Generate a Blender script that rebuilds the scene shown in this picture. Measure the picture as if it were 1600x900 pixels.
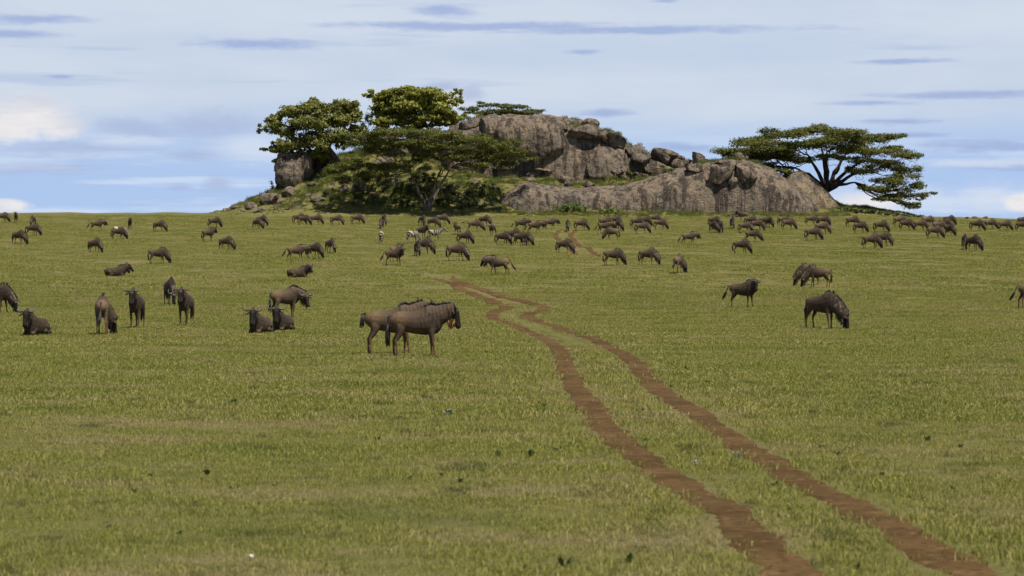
import bpy, bmesh, math, random
import numpy as np
from mathutils import Vector, Matrix, noise
from mathutils.bvhtree import BVHTree

for o in list(bpy.data.objects): bpy.data.objects.remove(o)
SC = bpy.context.scene
COL = SC.collection
R = math.radians
rnd = random.Random(7)
rng = np.random.default_rng(11)

# ------------------------------------------------------------------ camera
FPX, PXC, PYC, HOR, CAMH = 4000.0, 800.0, 450.0, 408.0, 2.5     # in pixels of the 1600 px wide photograph
PITCH = math.atan((PYC-HOR)/FPX)
cd = bpy.data.cameras.new('camera'); cam = bpy.data.objects.new('camera', cd); COL.objects.link(cam)
cd.sensor_width = 36; cd.lens = 90; cd.clip_end = 20000; cd.clip_start = 0.5
cd.dof.use_dof = True; cd.dof.focus_distance = 190; cd.dof.aperture_fstop = 4.5
cam.location = (0, 0, CAMH); cam.rotation_euler = (math.pi/2-PITCH, 0, 0)
SC.camera = cam
SC.cycles.max_bounces = 5; SC.cycles.diffuse_bounces = 2; SC.cycles.glossy_bounces = 2; SC.cycles.transmission_bounces = 3

# ------------------------------------------------------------------ light
SUN_EL, SUN_AZ = 63.0, 143.0          # azimuth clockwise from +Y: behind the camera, to the right
sd = bpy.data.lights.new('sun', 'SUN'); so = bpy.data.objects.new('sun', sd); COL.objects.link(so)
sd.energy = 5.0; sd.angle = R(0.53); sd.color = (1.0, 0.94, 0.84)
_d = Vector((math.sin(R(SUN_AZ))*math.cos(R(SUN_EL)), math.cos(R(SUN_AZ))*math.cos(R(SUN_EL)), math.sin(R(SUN_EL))))
so.rotation_euler = _d.to_track_quat('Z', 'Y').to_euler()
SC.view_settings.view_transform = 'Standard'; SC.view_settings.look = 'None'
SC.view_settings.exposure = 0.30; SC.view_settings.gamma = 1.0; SC.view_settings.use_curve_mapping = False

# ------------------------------------------------------------------ node helper
class NT:
    def __init__(s, tree): s.t = tree; s.n = tree.nodes; s.l = tree.links
    def node(s, typ, ins=None, **kw):
        n = s.n.new(typ)
        for k, v in kw.items(): setattr(n, k, v)
        for k, v in (ins or {}).items(): s.put(n.inputs[k], v)
        return n
    def put(s, sock, v):
        if isinstance(v, bpy.types.NodeSocket): s.l.new(v, sock)
        else: sock.default_value = v
    def math(s, op, a, b=None, c=None, clamp=False):
        n = s.n.new('ShaderNodeMath'); n.operation = op; n.use_clamp = clamp
        s.put(n.inputs[0], a)
        if b is not None: s.put(n.inputs[1], b)
        if c is not None: s.put(n.inputs[2], c)
        return n.outputs[0]
    def mix(s, f, a, b, blend='MIX'):
        n = s.n.new('ShaderNodeMix'); n.data_type = 'RGBA'; n.blend_type = blend
        s.put(n.inputs[0], f)
        s.put(n.inputs[6], a if isinstance(a, bpy.types.NodeSocket) else (*a, 1))
        s.put(n.inputs[7], b if isinstance(b, bpy.types.NodeSocket) else (*b, 1))
        return n.outputs[2]
    def noise(s, vec, scale, detail=4, rough=.55, dist=0):
        n = s.n.new('ShaderNodeTexNoise')
        if vec is not None: s.put(n.inputs['Vector'], vec)
        n.inputs['Scale'].default_value = scale; n.inputs['Detail'].default_value = detail
        n.inputs['Roughness'].default_value = rough; n.inputs['Distortion'].default_value = dist
        return n.outputs[0]
    def scale(s, vec, xyz):
        n = s.n.new('ShaderNodeVectorMath'); n.operation = 'MULTIPLY'
        s.put(n.inputs[0], vec); n.inputs[1].default_value = xyz
        return n.outputs[0]
    def ramp(s, f, lo, hi, a=0., b=1.):
        n = s.n.new('ShaderNodeMapRange'); n.interpolation_type = 'SMOOTHSTEP'
        s.put(n.inputs[0], f); s.put(n.inputs[1], lo); s.put(n.inputs[2], hi)
        n.inputs[3].default_value = a; n.inputs[4].default_value = b
        return n.outputs[0]

# ------------------------------------------------------------------ world: sky with veil and cloud streaks
W = bpy.data.worlds.new('World'); SC.world = W; W.use_nodes = True
t = NT(W.node_tree); t.n.clear()
sky = t.node('ShaderNodeTexSky', sky_type='NISHITA'); sky.sun_disc = False
sky.sun_elevation = R(SUN_EL); sky.sun_rotation = R(SUN_AZ); sky.altitude = 1500
bgS = t.node('ShaderNodeBackground', {'Color': sky.outputs[0], 'Strength': 0.07})
gen = t.node('ShaderNodeTexCoord').outputs['Generated']
sx = t.node('ShaderNodeSeparateXYZ', {0: gen})
az = t.math('ARCTAN2', sx.outputs[0], sx.outputs[1]); el = t.math('ARCSINE', sx.outputs[2])
def aev(ka, ke, off=0.):
    c = t.node('ShaderNodeCombineXYZ', {0: t.math('MULTIPLY', az, ka), 1: t.math('MULTIPLY', el, ke), 2: off}); return c.outputs[0]
# ragged offsets used on every cloud edge
n1 = t.math('SUBTRACT', t.noise(aev(28, 70), 1.0, 6, .6), .5)
n2 = t.math('SUBTRACT', t.noise(aev(22, 90, 7.3), 1.0, 6, .62), .5)
n3 = t.math('SUBTRACT', t.noise(aev(120, 160, 3.1), 1.0, 4, .6), .5)
n4 = t.math('SUBTRACT', t.noise(aev(45, 330, 9.), 1.0, 6, .65), .5)
def blob(px, py, rx, ry, soft=1.0, rag=1.0, puff=0.):
    a0, e0 = (px-800)/FPX, (HOR-py)/FPX
    ra, re = rx/FPX, ry/FPX
    u = t.math('MULTIPLY_ADD', n1, .55*rag, t.math('MULTIPLY', t.math('SUBTRACT', az, a0), 1/ra))
    v = t.math('MULTIPLY_ADD', n2, 2.0*rag, t.math('MULTIPLY', t.math('SUBTRACT', el, e0), 1/re))
    d = t.math('SQRT', t.math('ADD', t.math('MULTIPLY', u, u), t.math('MULTIPLY', v, v)))
    d = t.math('MULTIPLY_ADD', n3, puff, d) if puff else t.math('MULTIPLY_ADD', n4, 1.9, t.math('MULTIPLY_ADD', n3, .7, d))
    return t.ramp(d, 1.0+.45*soft, 1.0-.85*soft)
def union(lst):
    m = lst[0]
    for x in lst[1:]: m = t.math('MAXIMUM', m, x)
    return m
elp = t.math('MULTIPLY', el, 57.2958)                         # elevation in degrees
veil_n = t.noise(aev(7, 34, 2.), 1.0, 5, .55)
lowblue = t.ramp(t.math('MULTIPLY_ADD', veil_n, 1.2, elp), 2.6, 4.3)        # bluer air under the veil, near the ground
veil = t.mix(t.ramp(veil_n, .3, .7), (.51, .60, .745), (.605, .675, .775))
base = t.mix(lowblue, (.40, .54, .80), veil)
streak_n = t.noise(aev(9, 150, 5.), 1.0, 4, .5)
base = t.mix(t.math('MULTIPLY', t.ramp(streak_n, .60, .74), .5), base, (.36, .46, .70))
lowstreak = t.math('MULTIPLY', t.ramp(t.noise(aev(8, 120, 11.), 1.0, 5, .55), .50, .62), t.ramp(elp, 3.2, 2.0))
base = t.mix(t.math('MULTIPLY', lowstreak, .65), base, (.62, .72, .86))
streaks = [blob(60, 38, 90, 8), blob(30, 60, 70, 7), blob(405, 70, 105, 9), blob(700, 20, 55, 11, 1, 1),
           blob(760, 42, 230, 8, .8, .6), blob(1000, 48, 260, 7, .8, .6), blob(915, 82, 30, 4), blob(945, 176, 52, 7), blob(1395, 100, 75, 5, .8, .7),
           blob(1500, 153, 130, 7, .8, .6), blob(1355, 164, 70, 4), blob(1400, 193, 55, 5), blob(1070, 230, 50, 7), blob(1530, 232, 95, 11),
           blob(1420, 214, 50, 5), blob(1035, 4, 25, 3), blob(105, 125, 22, 3), blob(1570, 262, 90, 8)]
base = t.mix(t.math('MULTIPLY', union(streaks), .85), base, (.33, .42, .67))
grey = [blob(330, 195, 80, 24, 1, 1, 1.2), blob(220, 203, 70, 18, 1, 1, 1.2), blob(342, 287, 26, 15, 1, .7, 1.2), blob(285, 294, 22, 6, 1, .7),
        blob(300, 243, 60, 10), blob(120, 235, 120, 14), blob(735, 148, 24, 13, .8, .5, 1.), blob(690, 136, 30, 9, .8, .5, 1.), blob(60, 265, 110, 10)]
base = t.mix(t.math('MULTIPLY', union(grey), .62), base, (.38, .45, .66))
pale = [blob(400, 235, 70, 22), blob(210, 222, 70, 9), blob(1530, 258, 110, 7), blob(1380, 310, 130, 22, 1, 1, 1.), blob(1545, 310, 70, 24, 1, .7, 1.)]
base = t.mix(t.math('MULTIPLY', union(pale), .75), base, (.63, .70, .82))
puffs = [blob(55, 185, 62, 33, .55, .35, 1.1), blob(20, 200, 55, 24, .6, .35, 1.1), blob(100, 203, 45, 17, .8, .5, 1.), blob(18, 324, 42, 12, .4, .3, .9),
         blob(1590, 318, 32, 16, .5, .4, 1.), blob(1350, 318, 60, 16, 1, .6, 1.)]
base = t.mix(t.math('MULTIPLY', union(puffs), .88), base, t.mix(t.ramp(n2, -.22, .16), (.62, .63, .72), (.86, .82, .79)))
bgC = t.node('ShaderNodeBackground', {'Color': base, 'Strength': 0.86})
# the veil thins out with height, over the whole sky
cover = t.ramp(t.math('MULTIPLY_ADD', t.noise(gen, 3.0, 4, .5), 14., elp), 30., 13., .06, 1.)
mixs = t.node('ShaderNodeMixShader', {0: cover, 1: bgS.outputs[0], 2: bgC.outputs[0]})
t.node('ShaderNodeOutputWorld', {0: mixs.outputs[0]})

# ------------------------------------------------------------------ object helpers
def link(o, parent=None):
    COL.objects.link(o)
    if parent is not None: o.parent = parent
    return o
def mesh_np(name, V, F, mats, smooth=False, attr=None):
    V = np.asarray(V, np.float32); F = np.asarray(F, np.int32); k = F.shape[1]
    me = bpy.data.meshes.new(name)
    me.vertices.add(len(V)); me.vertices.foreach_set('co', V.ravel())
    me.loops.add(F.size); me.loops.foreach_set('vertex_index', F.ravel())
    me.polygons.add(len(F)); me.polygons.foreach_set('loop_start', np.arange(0, F.size, k, dtype=np.int32))
    me.polygons.foreach_set('loop_total', np.full(len(F), k, np.int32))
    if smooth: me.polygons.foreach_set('use_smooth', np.ones(len(F), bool))
    me.update(calc_edges=True); me.validate()
    me.materials.append(mats)
    return me
def obj(name, me, parent=None): return link(bpy.data.objects.new(name, me), parent)
def empty(name, loc, rz=0., sc=1.):
    o = bpy.data.objects.new(name, None); o.empty_display_size = .3
    o.location = loc; o.rotation_euler = (0, 0, rz); o.scale = (sc,)*3
    return link(o)
def tag(o, label, cat, group=None):
    o['label'] = label; o['category'] = cat
    if group: o['group'] = group
    return o
def kind(o, k, label=None, cat=None):
    o['kind'] = k
    if label: o['label'] = label
    if cat: o['category'] = cat
    return o
class MB:                                   # collects tris/quads as one mesh
    def __init__(s): s.V = []; s.F = []
    def tube(s, P, rad, n=8, ref=(0, 0, 1), cap=True):
        P = [Vector(p) for p in P]; ref = Vector(ref); rings = []
        for i, p in enumerate(P):
            T = (P[min(i+1, len(P)-1)]-P[max(i-1, 0)]).normalized()
            S = ref.cross(T)
            if S.length < 1e-3: S = Vector((1, .3, 0)).cross(T)
            S.normalize(); U = T.cross(S)
            a, b = rad[i] if isinstance(rad[i], tuple) else (rad[i], rad[i])
            base = len(s.V)
            for k in range(n):
                th = 2*math.pi*k/n
                s.V.append(tuple(p+S*(a*math.cos(th))+U*(b*math.sin(th))))
            rings.append(base)
        for i in range(len(rings)-1):
            for k in range(n):
                k2 = (k+1) % n
                s.F.append((rings[i]+k, rings[i]+k2, rings[i+1]+k2, rings[i+1]+k))
        if cap:
            c0 = len(s.V); s.V.append(tuple(P[0])); c1 = len(s.V); s.V.append(tuple(P[-1]))
            for k in range(n):
                k2 = (k+1) % n
                s.F.append((c0, rings[0]+k2, rings[0]+k)); s.F.append((c1, rings[-1]+k, rings[-1]+k2))
    def mesh(s, name, m, smooth=True):
        me = bpy.data.meshes.new(name); me.from_pydata(s.V, [], s.F); me.materials.append(m)
        if smooth: me.polygons.foreach_set('use_smooth', np.ones(len(me.polygons), bool))
        me.update(); return me

# ------------------------------------------------------------------ materials
def mat(name):
    m = bpy.data.materials.new(name); m.use_nodes = True
    t = NT(m.node_tree); t.n.clear(); return m, t
def finish(t, color, rough=.8, bump=None, bstr=.3, bdist=.05, spec=.25, transl=None):
    p = t.node('ShaderNodeBsdfPrincipled', {'Base Color': color, 'Roughness': rough, 'Specular IOR Level': spec})
    if bump is not None:
        b = t.node('ShaderNodeBump', {'Height': bump, 'Strength': bstr, 'Distance': bdist}); t.l.new(b.outputs[0], p.inputs['Normal'])
    out = p.outputs[0]
    if transl is not None:
        tr = t.node('ShaderNodeBsdfTranslucent', {'Color': transl})
        out = t.node('ShaderNodeMixShader', {0: .3, 1: out, 2: tr.outputs[0]}).outputs[0]
    t.node('ShaderNodeOutputMaterial', {0: out})

def grass_colour(t):
    """green sward with dry patches; the same field of colour for the soil sheet and the blades"""
    pos = t.node('ShaderNodeNewGeometry').outputs['Position']
    flat = t.scale(pos, (1, 1, 0))
    big = t.noise(t.scale(flat, (1, .6, 1)), .055, 4, .6)
    mid = t.noise(t.scale(flat, (.7, 1, 1)), .34, 4, .65)
    small = t.noise(flat, 2.6, 4, .7)
    c = t.mix(t.ramp(big, .36, .64), (.198, .198, .044), (.248, .220, .062))
    c = t.mix(t.math('MULTIPLY', t.ramp(mid, .50, .63), .9), c, (.285, .230, .108))
    c = t.mix(t.math('MULTIPLY', t.ramp(mid, .47, .34), .8), c, (.138, .152, .030))
    c = t.mix(t.math('MULTIPLY', t.ramp(small, .50, .76), .6), c, (.25, .20, .095))
    c = t.mix(t.math('MULTIPLY', t.ramp(small, .44, .26), .6), c, (.072, .080, .020))
    tussock_shade = t.noise(t.scale(flat, (1, .55, 1)), 1.15, 5, .7)
    c = t.mix(t.math('MULTIPLY', t.ramp(tussock_shade, .45, .33), .85), c, (.075, .078, .022))  # dark spots: shadows between tussocks put into the colour
    return c, pos
M = {}
m, t = mat('ground_sward'); c, pos = grass_colour(t)
fine = t.noise(t.scale(pos, (1, .35, 0)), 34., 5, .75)
c = t.mix(t.ramp(fine, .38, .62), t.mix(.6, c, (.060, .060, .020)), t.mix(.3, c, (.26, .22, .11)))
c = t.mix(1., c, (.80, .80, .80), 'MULTIPLY')  # darkened overall to stand in for the blades shading one another
finish(t, c, .95, t.math('ADD', t.noise(t.scale(pos, (1, 1, 0)), 5., 6, .7), t.math('MULTIPLY', t.noise(t.scale(pos, (1, 1, 0)), .8, 3, .6), 2.)), 1.0, .12, .08); M['ground'] = m

m, t = mat('grass_blade'); c, pos = grass_colour(t)
isl = t.node('ShaderNodeNewGeometry').outputs['Random Per Island']
c = t.mix(t.math('MULTIPLY', t.ramp(isl, .72, .95), .6), c, (.30, .24, .12)); c = t.mix(t.ramp(isl, .35, 0.), c, t.mix(.6, c, (.060, .095, .018)))
isv = t.math('MULTIPLY_ADD', t.math('FRACT', t.math('MULTIPLY', isl, 37.7)), .46, .80); c = t.mix(1., c, t.node('ShaderNodeCombineColor', {0: isv, 1: isv, 2: isv}).outputs[0], 'MULTIPLY')
c2 = t.mix(1., c, (1.20, 1.24, 1.12), 'MULTIPLY')
finish(t, c2, .75, spec=.18, transl=t.mix(1., c, (1.15, 1.25, .7), 'MULTIPLY')); M['blade'] = m

m, t = mat('tall_grass_blade')
isl = t.node('ShaderNodeNewGeometry').outputs['Random Per Island']; pos = t.node('ShaderNodeNewGeometry').outputs['Position']
c = t.mix(isl, (.085, .125, .022), (.150, .165, .040)); c = t.mix(t.math('MULTIPLY', t.ramp(t.noise(pos, .35, 3), .5, .68), .8), c, (.26, .21, .10))
finish(t, c, .75, spec=.15, transl=c); M['tall'] = m

m, t = mat('track_soil')
pos = t.node('ShaderNodeNewGeometry').outputs['Position']
c = t.mix(t.ramp(t.noise(pos, .55, 5, .6), .35, .66), (.070, .040, .013), (.116, .068, .026))
c = t.mix(t.ramp(t.noise(pos, 3.2, 5, .65), .52, .75), c, (.200, .122, .055))
c = t.mix(t.ramp(t.noise(pos, 9., 4, .7), .50, .32), c, (.040, .024, .008))
finish(t, c, .95, t.noise(pos, 6., 6, .7), .9, .06, .08); M['soil'] = m

def rock_mat(name, warm=1.0, dark=1.0):
    m, t = mat(name)
    pos = t.node('ShaderNodeNewGeometry').outputs['Position']
    big = t.noise(pos, .22, 5, .6); med = t.noise(pos, .9, 6, .65); fine = t.noise(pos, 4.5, 6, .7)
    nwarp = t.node('ShaderNodeVectorMath', {0: pos, 1: t.node('ShaderNodeTexNoise', {'Vector': pos, 'Scale': .35}).outputs[1]}, operation='ADD').outputs[0]
    run = t.noise(t.scale(nwarp, (1.0, 1.0, .10)), .95, 5, .65)          # run-off stains down the face
    run2 = t.noise(t.scale(nwarp, (1.0, 1.0, .07)), 2.3, 4, .6)
    c = t.mix(t.ramp(big, .35, .65), (.275*warm, .212*warm, .150), (.205, .172, .138))
    c = t.mix(t.math('MULTIPLY', t.ramp(med, .50, .66), .8), c, (.34*warm, .255*warm, .170))
    c = t.mix(t.math('MULTIPLY', t.ramp(run, .47, .58), .92*dark), c, (.070, .055, .045))
    c = t.mix(t.math('MULTIPLY', t.ramp(run2, .56, .68), .75), c, (.40*warm, .30*warm, .19))
    c = t.mix(t.math('MULTIPLY', t.ramp(med, .47, .36), .85*dark), c, (.080, .066, .054))
    c = t.mix(t.ramp(fine, .50, .30), c, t.mix(.55, c, (.055, .045, .038)))
    c = t.mix(t.math('MULTIPLY', t.ramp(fine, .57, .72), .75), c, (.44, .37, .28))
    h = t.math('ADD', t.math('MULTIPLY', med, 1.6), t.math('MULTIPLY', fine, .7))
    finish(t, c, .9, h, 1., .7, .12); M[name] = m
rock_mat('granite'); rock_mat('granite_warm', 1.16, .6); rock_mat('granite_dark', .92, 1.1)

def leaf_mat(name, lo, hi, dry=None):
    m, t = mat(name)
    g = t.node('ShaderNodeNewGeometry'); isl = g.outputs['Random Per Island']; pos = g.outputs['Position']
    c = t.mix(isl, lo, hi)
    if dry: c = t.mix(t.math('MULTIPLY', t.ramp(t.noise(pos, .45, 3), .50, .66), .7), c, dry)
    finish(t, c, .55, spec=.3, transl=t.mix(1., c, (1.1, 1.2, .6), 'MULTIPLY')); M[name] = m
leaf_mat('leaf_acacia', (.062, .076, .011), (.125, .128, .021), (.140, .120, .034))
leaf_mat('leaf_acacia_far', (.060, .074, .014), (.110, .115, .024))
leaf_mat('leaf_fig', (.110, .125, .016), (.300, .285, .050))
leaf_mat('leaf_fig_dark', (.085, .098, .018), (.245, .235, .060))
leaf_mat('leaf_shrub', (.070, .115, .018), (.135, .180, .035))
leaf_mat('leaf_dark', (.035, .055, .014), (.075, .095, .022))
m, t = mat('bark'); pos = t.node('ShaderNodeNewGeometry').outputs['Position']
c = t.mix(t.ramp(t.noise(t.scale(pos, (1, 1, .3)), 2.5, 5), .35, .65), (.075, .060, .045), (.20, .17, .135))
finish(t, c, .9, t.noise(t.scale(pos, (1, 1, .25)), 6., 4), .8, .08, .1); M['bark'] = m
m, t = mat('bark_dark'); pos = t.node('ShaderNodeNewGeometry').outputs['Position']
c = t.mix(t.ramp(t.noise(t.scale(pos, (1, 1, .3)), 2.5, 5), .35, .65), (.035, .028, .022), (.085, .070, .055))
finish(t, c, .9, t.noise(t.scale(pos, (1, 1, .25)), 6., 4), .8, .08, .1); M['bark_dark'] = m

m, t = mat('coat')
a = t.node('ShaderNodeAttribute', attribute_name='Col').outputs['Color']
oi = t.node('ShaderNodeObjectInfo').outputs['Random']; tc = t.node('ShaderNodeTexCoord').outputs['Object']
k = t.math('MULTIPLY_ADD', oi, .42, .62)
f = t.math('MULTIPLY_ADD', t.noise(t.scale(tc, (1, 1, .3)), 26., 4, .65), 1.0, .5)
c = t.mix(1., a, t.node('ShaderNodeCombineColor', {0: k, 1: k, 2: k}).outputs[0], 'MULTIPLY')
c = t.mix(1., c, t.node('ShaderNodeCombineColor', {0: f, 1: f, 2: f}).outputs[0], 'MULTIPLY')
c = t.mix(1., c, (1.02, .97, .86), "MULTIPLY")
finish(t, c, .7, t.noise(t.scale(tc, (1, 1, .3)), 30., 4), .6, .03, .14); M['coat'] = m
def plain(name, col, rough=.6, spec=.3):
    m, t = mat(name); tc = t.node('ShaderNodeTexCoord').outputs['Object']
    f = t.noise(tc, 25., 3)
    finish(t, t.mix(f, tuple(x*.7 for x in col), tuple(x*1.3 for x in col)), rough, spec=spec); M[name] = m
plain('hair_black', (.022, .019, .017), .55, .35); plain('horn', (.055, .047, .042), .4, .5); plain('beard_dark', (.045, .036, .028), .7)
plain('beard_tan', (.36, .205, .075), .7); plain('ear', (.10, .065, .042), .7); plain('eye', (.008, .006, .005), .1, .6); plain('pale_stone', (.55, .53, .48), .8, .1)
plain('mane_zebra', (.16, .13, .11), .7); plain('weed', (.095, .115, .028), .6); plain('weed_grey', (.25, .28, .21), .7); plain('termite_soil', (.20, .125, .075), .9)

# ------------------------------------------------------------------ terrain
PY_ = np.array([-400, 0, 20, 60, 100, 129, 150, 174, 205, 240, 300, 348, 381, 400, 420, 450, 500, 700, 1500, 4000, 9000.])
PZ_ = np.array([0, 0, 0, 0, .02, .25, .78, 1.5, 2.32, 3.35, 5.45, 7.4, 9.05, 9.85, 10.35, 10.6, 10.2, 5, -8, -30, -60.])
# monotone-ish cubic (Hermite with limited slopes)
_dx = np.diff(PY_); _dl = np.diff(PZ_)/_dx
_m = np.zeros(len(PY_)); _m[1:-1] = np.where(_dl[:-1]*_dl[1:] > 0, 2*_dl[:-1]*_dl[1:]/(np.where(np.abs(_dl[:-1]+_dl[1:]) < 1e-9, 1, _dl[:-1]+_dl[1:])), 0); _m[-1] = _dl[-1]
def sstep(x): x = np.clip(x, 0, 1); return x*x*(3-2*x)
def terrain(X, Y):
    X = np.asarray(X, float); Y = np.asarray(Y, float)
    i = np.clip(np.searchsorted(PY_, Y)-1, 0, len(_dx)-1); h = _dx[i]; u = (Y-PY_[i])/h
    z = (2*u**3-3*u**2+1)*PZ_[i]+(u**3-2*u**2+u)*h*_m[i]+(-2*u**3+3*u**2)*PZ_[i+1]+(u**3-u**2)*h*_m[i+1]
    z = z-.95*sstep((X-45)/40)*sstep((Y-220)/150)*sstep((900-Y)/300)
    amp = .012+.055*sstep((Y-70)/120)
    z = z+amp*(np.sin(X*.21+Y*.33)+.8*np.sin(X*.47-Y*.19+1.3)+.7*np.sin(Y*.61+X*.08+.4)+.5*np.sin(X*.93+Y*.71))
    return z
def tz(x, y): return float(terrain(x, y))
def pray(px, py):
    dx = (px-PXC)/FPX; dy = (PYC-py)/FPX; c, s = math.cos(PITCH), math.sin(PITCH)
    f = c+dy*s
    return dx/f, (dy*c-s)/f                       # X and Z per metre of Y
def at(px, py, Y): a, b = pray(px, py); return Vector((a*Y, Y, CAMH+b*Y))
def ghit(px, py):
    a, b = pray(px, py); Ys = np.arange(12, 440, .05)
    d = terrain(a*Ys, Ys)-(CAMH+b*Ys)
    i = int(np.argmax(d >= 0)) if (d >= 0).any() else len(Ys)-1
    y = float(Ys[i]); return Vector((a*y, y, tz(a*y, y)))

ys = np.concatenate([np.arange(-60, 10, 5), np.arange(10, 140, .8), np.arange(140, 460, 1.6), np.arange(460, 1000, 20), np.arange(1000, 9001, 400)])
xs = np.concatenate([np.arange(-6000, -300, 475), np.arange(-300, -110, 10), np.arange(-110, 110, 1.1), np.arange(110, 300, 10), np.arange(300, 6001, 475)])
XX, YY = np.meshgrid(xs, ys); ZZ = terrain(XX, YY)
def grid_faces(nr, nc):
    i = np.arange((nr-1)*nc).reshape(nr-1, nc)[:, :-1].ravel()
    return np.stack([i, i+1, i+nc+1, i+nc], 1)
g = obj('grass_plain', mesh_np('grass_plain', np.stack([XX, YY, ZZ], -1).reshape(-1, 3), grid_faces(len(ys), len(xs)), M['ground'], True))
kind(g, 'structure', 'wide green savanna plain rising to a low crest', 'ground')

# ------------------------------------------------------------------ wheel ruts
def catmull(P, k=12):
    P = [np.array(p, float) for p in P]; P = [2*P[0]-P[1]]+P+[2*P[-1]-P[-2]]; out = []
    for i in range(1, len(P)-2):
        for j in range(k):
            u = j/k
            out.append(.5*((2*P[i])+(-P[i-1]+P[i+1])*u+(2*P[i-1]-5*P[i]+4*P[i+1]-P[i+2])*u*u+(-P[i-1]+3*P[i]-3*P[i+1]+P[i+2])*u**3))
    out.append(P[-2]); return np.array(out)
rut_px = [
 ([(1300, 965), (1224, 890), (1130, 800), (1015, 725), (952, 675), (922, 635), (891, 590), (875, 550), (852, 530), (815, 514), (784, 503), (768, 494), (783, 486), (792, 480), (770, 472), (745, 463), (715, 449), (690, 439), (668, 432)], .30),
 ([(1640, 960), (1535, 905), (1480, 875), (1395, 825), (1295, 775), (1225, 735), (1165, 700), (1122, 670), (1070, 635), (1020, 600), (982, 560), (933, 533), (900, 522), (872, 512), (838, 501), (826, 492), (846, 486), (854, 481), (832, 475), (799, 467), (758, 455), (725, 443), (707, 431)], .30),
 ([(902, 399), (892, 389), (876, 377), (868, 368), (873, 362), (884, 357)], .34),
 ([(938, 402), (923, 392), (902, 380), (892, 370), (894, 364), (902, 359)], .34)]
RUTS = []
for n, (pp, hw) in enumerate(rut_px):
    w = np.array([[*ghit(*p)[:2]] for p in pp]); w = catmull(w, 14)
    # resample evenly
    d = np.concatenate([[0], np.cumsum(np.hypot(*np.diff(w, axis=0).T))]); L = d[-1]; k = int(L/.18)
    s = np.linspace(0, L, k); c = np.stack([np.interp(s, d, w[:, 0]), np.interp(s, d, w[:, 1])], 1)
    RUTS.append((c, hw))
    T = np.gradient(c, axis=0); T /= np.linalg.norm(T, axis=1)[:, None]+1e-9; N = np.stack([-T[:, 1], T[:, 0]], 1)
    V = []; nc = 7
    for i in range(k):
        fade = min(1., (k-1-i)/25.+.05) if n < 2 else min(1., (i+1)/25., (k-i)/25.)
        for j in range(nc):
            u = j/(nc-1)*2-1
            e = hw*(1+  .55*noise.noise((s[i]*.8, np.sign(u)*2.1+n*9, 1.7))+.60*noise.noise((s[i]*2.6, np.sign(u)*5+n*9, 4.)))*fade
            if n < 2: e *= 1.+.35*sstep((c[i, 1]-75)/40)
            p = c[i]+N[i]*(u*e)
            V.append((p[0], p[1], tz(*p)+(.014+(.03 if c[i, 1] > 110 else 0) if abs(u) < .9 else -.03)))
    o = obj('wheel_rut', mesh_np('wheel_rut', V, grid_faces(k, nc), M['soil'], True))
    kind(o, 'structure', ['bare reddish soil rut of the near vehicle track, outer side of the bend', 'bare reddish soil rut of the near vehicle track, inner side of the bend',
                          'far stretch of bare wheel rut below the rock, one of two', 'far stretch of bare wheel rut below the rock, one of two'][n], 'track')
RC = np.concatenate([c for c, _ in RUTS])
def rut_dist(X, Y):
    out = np.full(len(X), 1e9)
    order = RC[::2]
    for i in range(0, len(X), 4000):
        d = (X[i:i+4000, None]-order[None, :, 0])**2+(Y[i:i+4000, None]-order[None, :, 1])**2
        out[i:i+4000] = np.sqrt(d.min(1))
    return out

# ------------------------------------------------------------------ grass (countless: one object per kind of sward)
def clump(name, nb, rad, h0, h1, w0, lean, m, seed):
    r = random.Random(seed); V = []; F = []
    for _ in range(nb):
        a = r.random()*6.283; q = rad*math.sqrt(r.random()); x, y = q*math.cos(a), q*math.sin(a)
        b = r.random()*6.283; h = r.uniform(h0, h1); w = w0*r.uniform(.6, 1.3); l = h*lean*r.uniform(.2, 1.3); c = r.random()*6.283
        wx, wy = math.cos(b)*w, math.sin(b)*w; lx, ly = math.cos(c)*l, math.sin(c)*l
        k = len(V)
        V += [(x-wx, y-wy, -.02), (x+wx, y+wy, -.02), (x+wx*.7+lx*.4, y+wy*.7+ly*.4, h*.6), (x-wx*.7+lx*.4, y-wy*.7+ly*.4, h*.6), (x+lx, y+ly, h)]
        F += [(k, k+1, k+2, k+3), (k+3, k+2, k+4)]
    me = bpy.data.meshes.new(name); me.from_pydata(V, [], F); me.materials.append(m); me.update()
    return bpy.data.objects.new(name, me)          # never linked: only the source of the scattered blades
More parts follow.
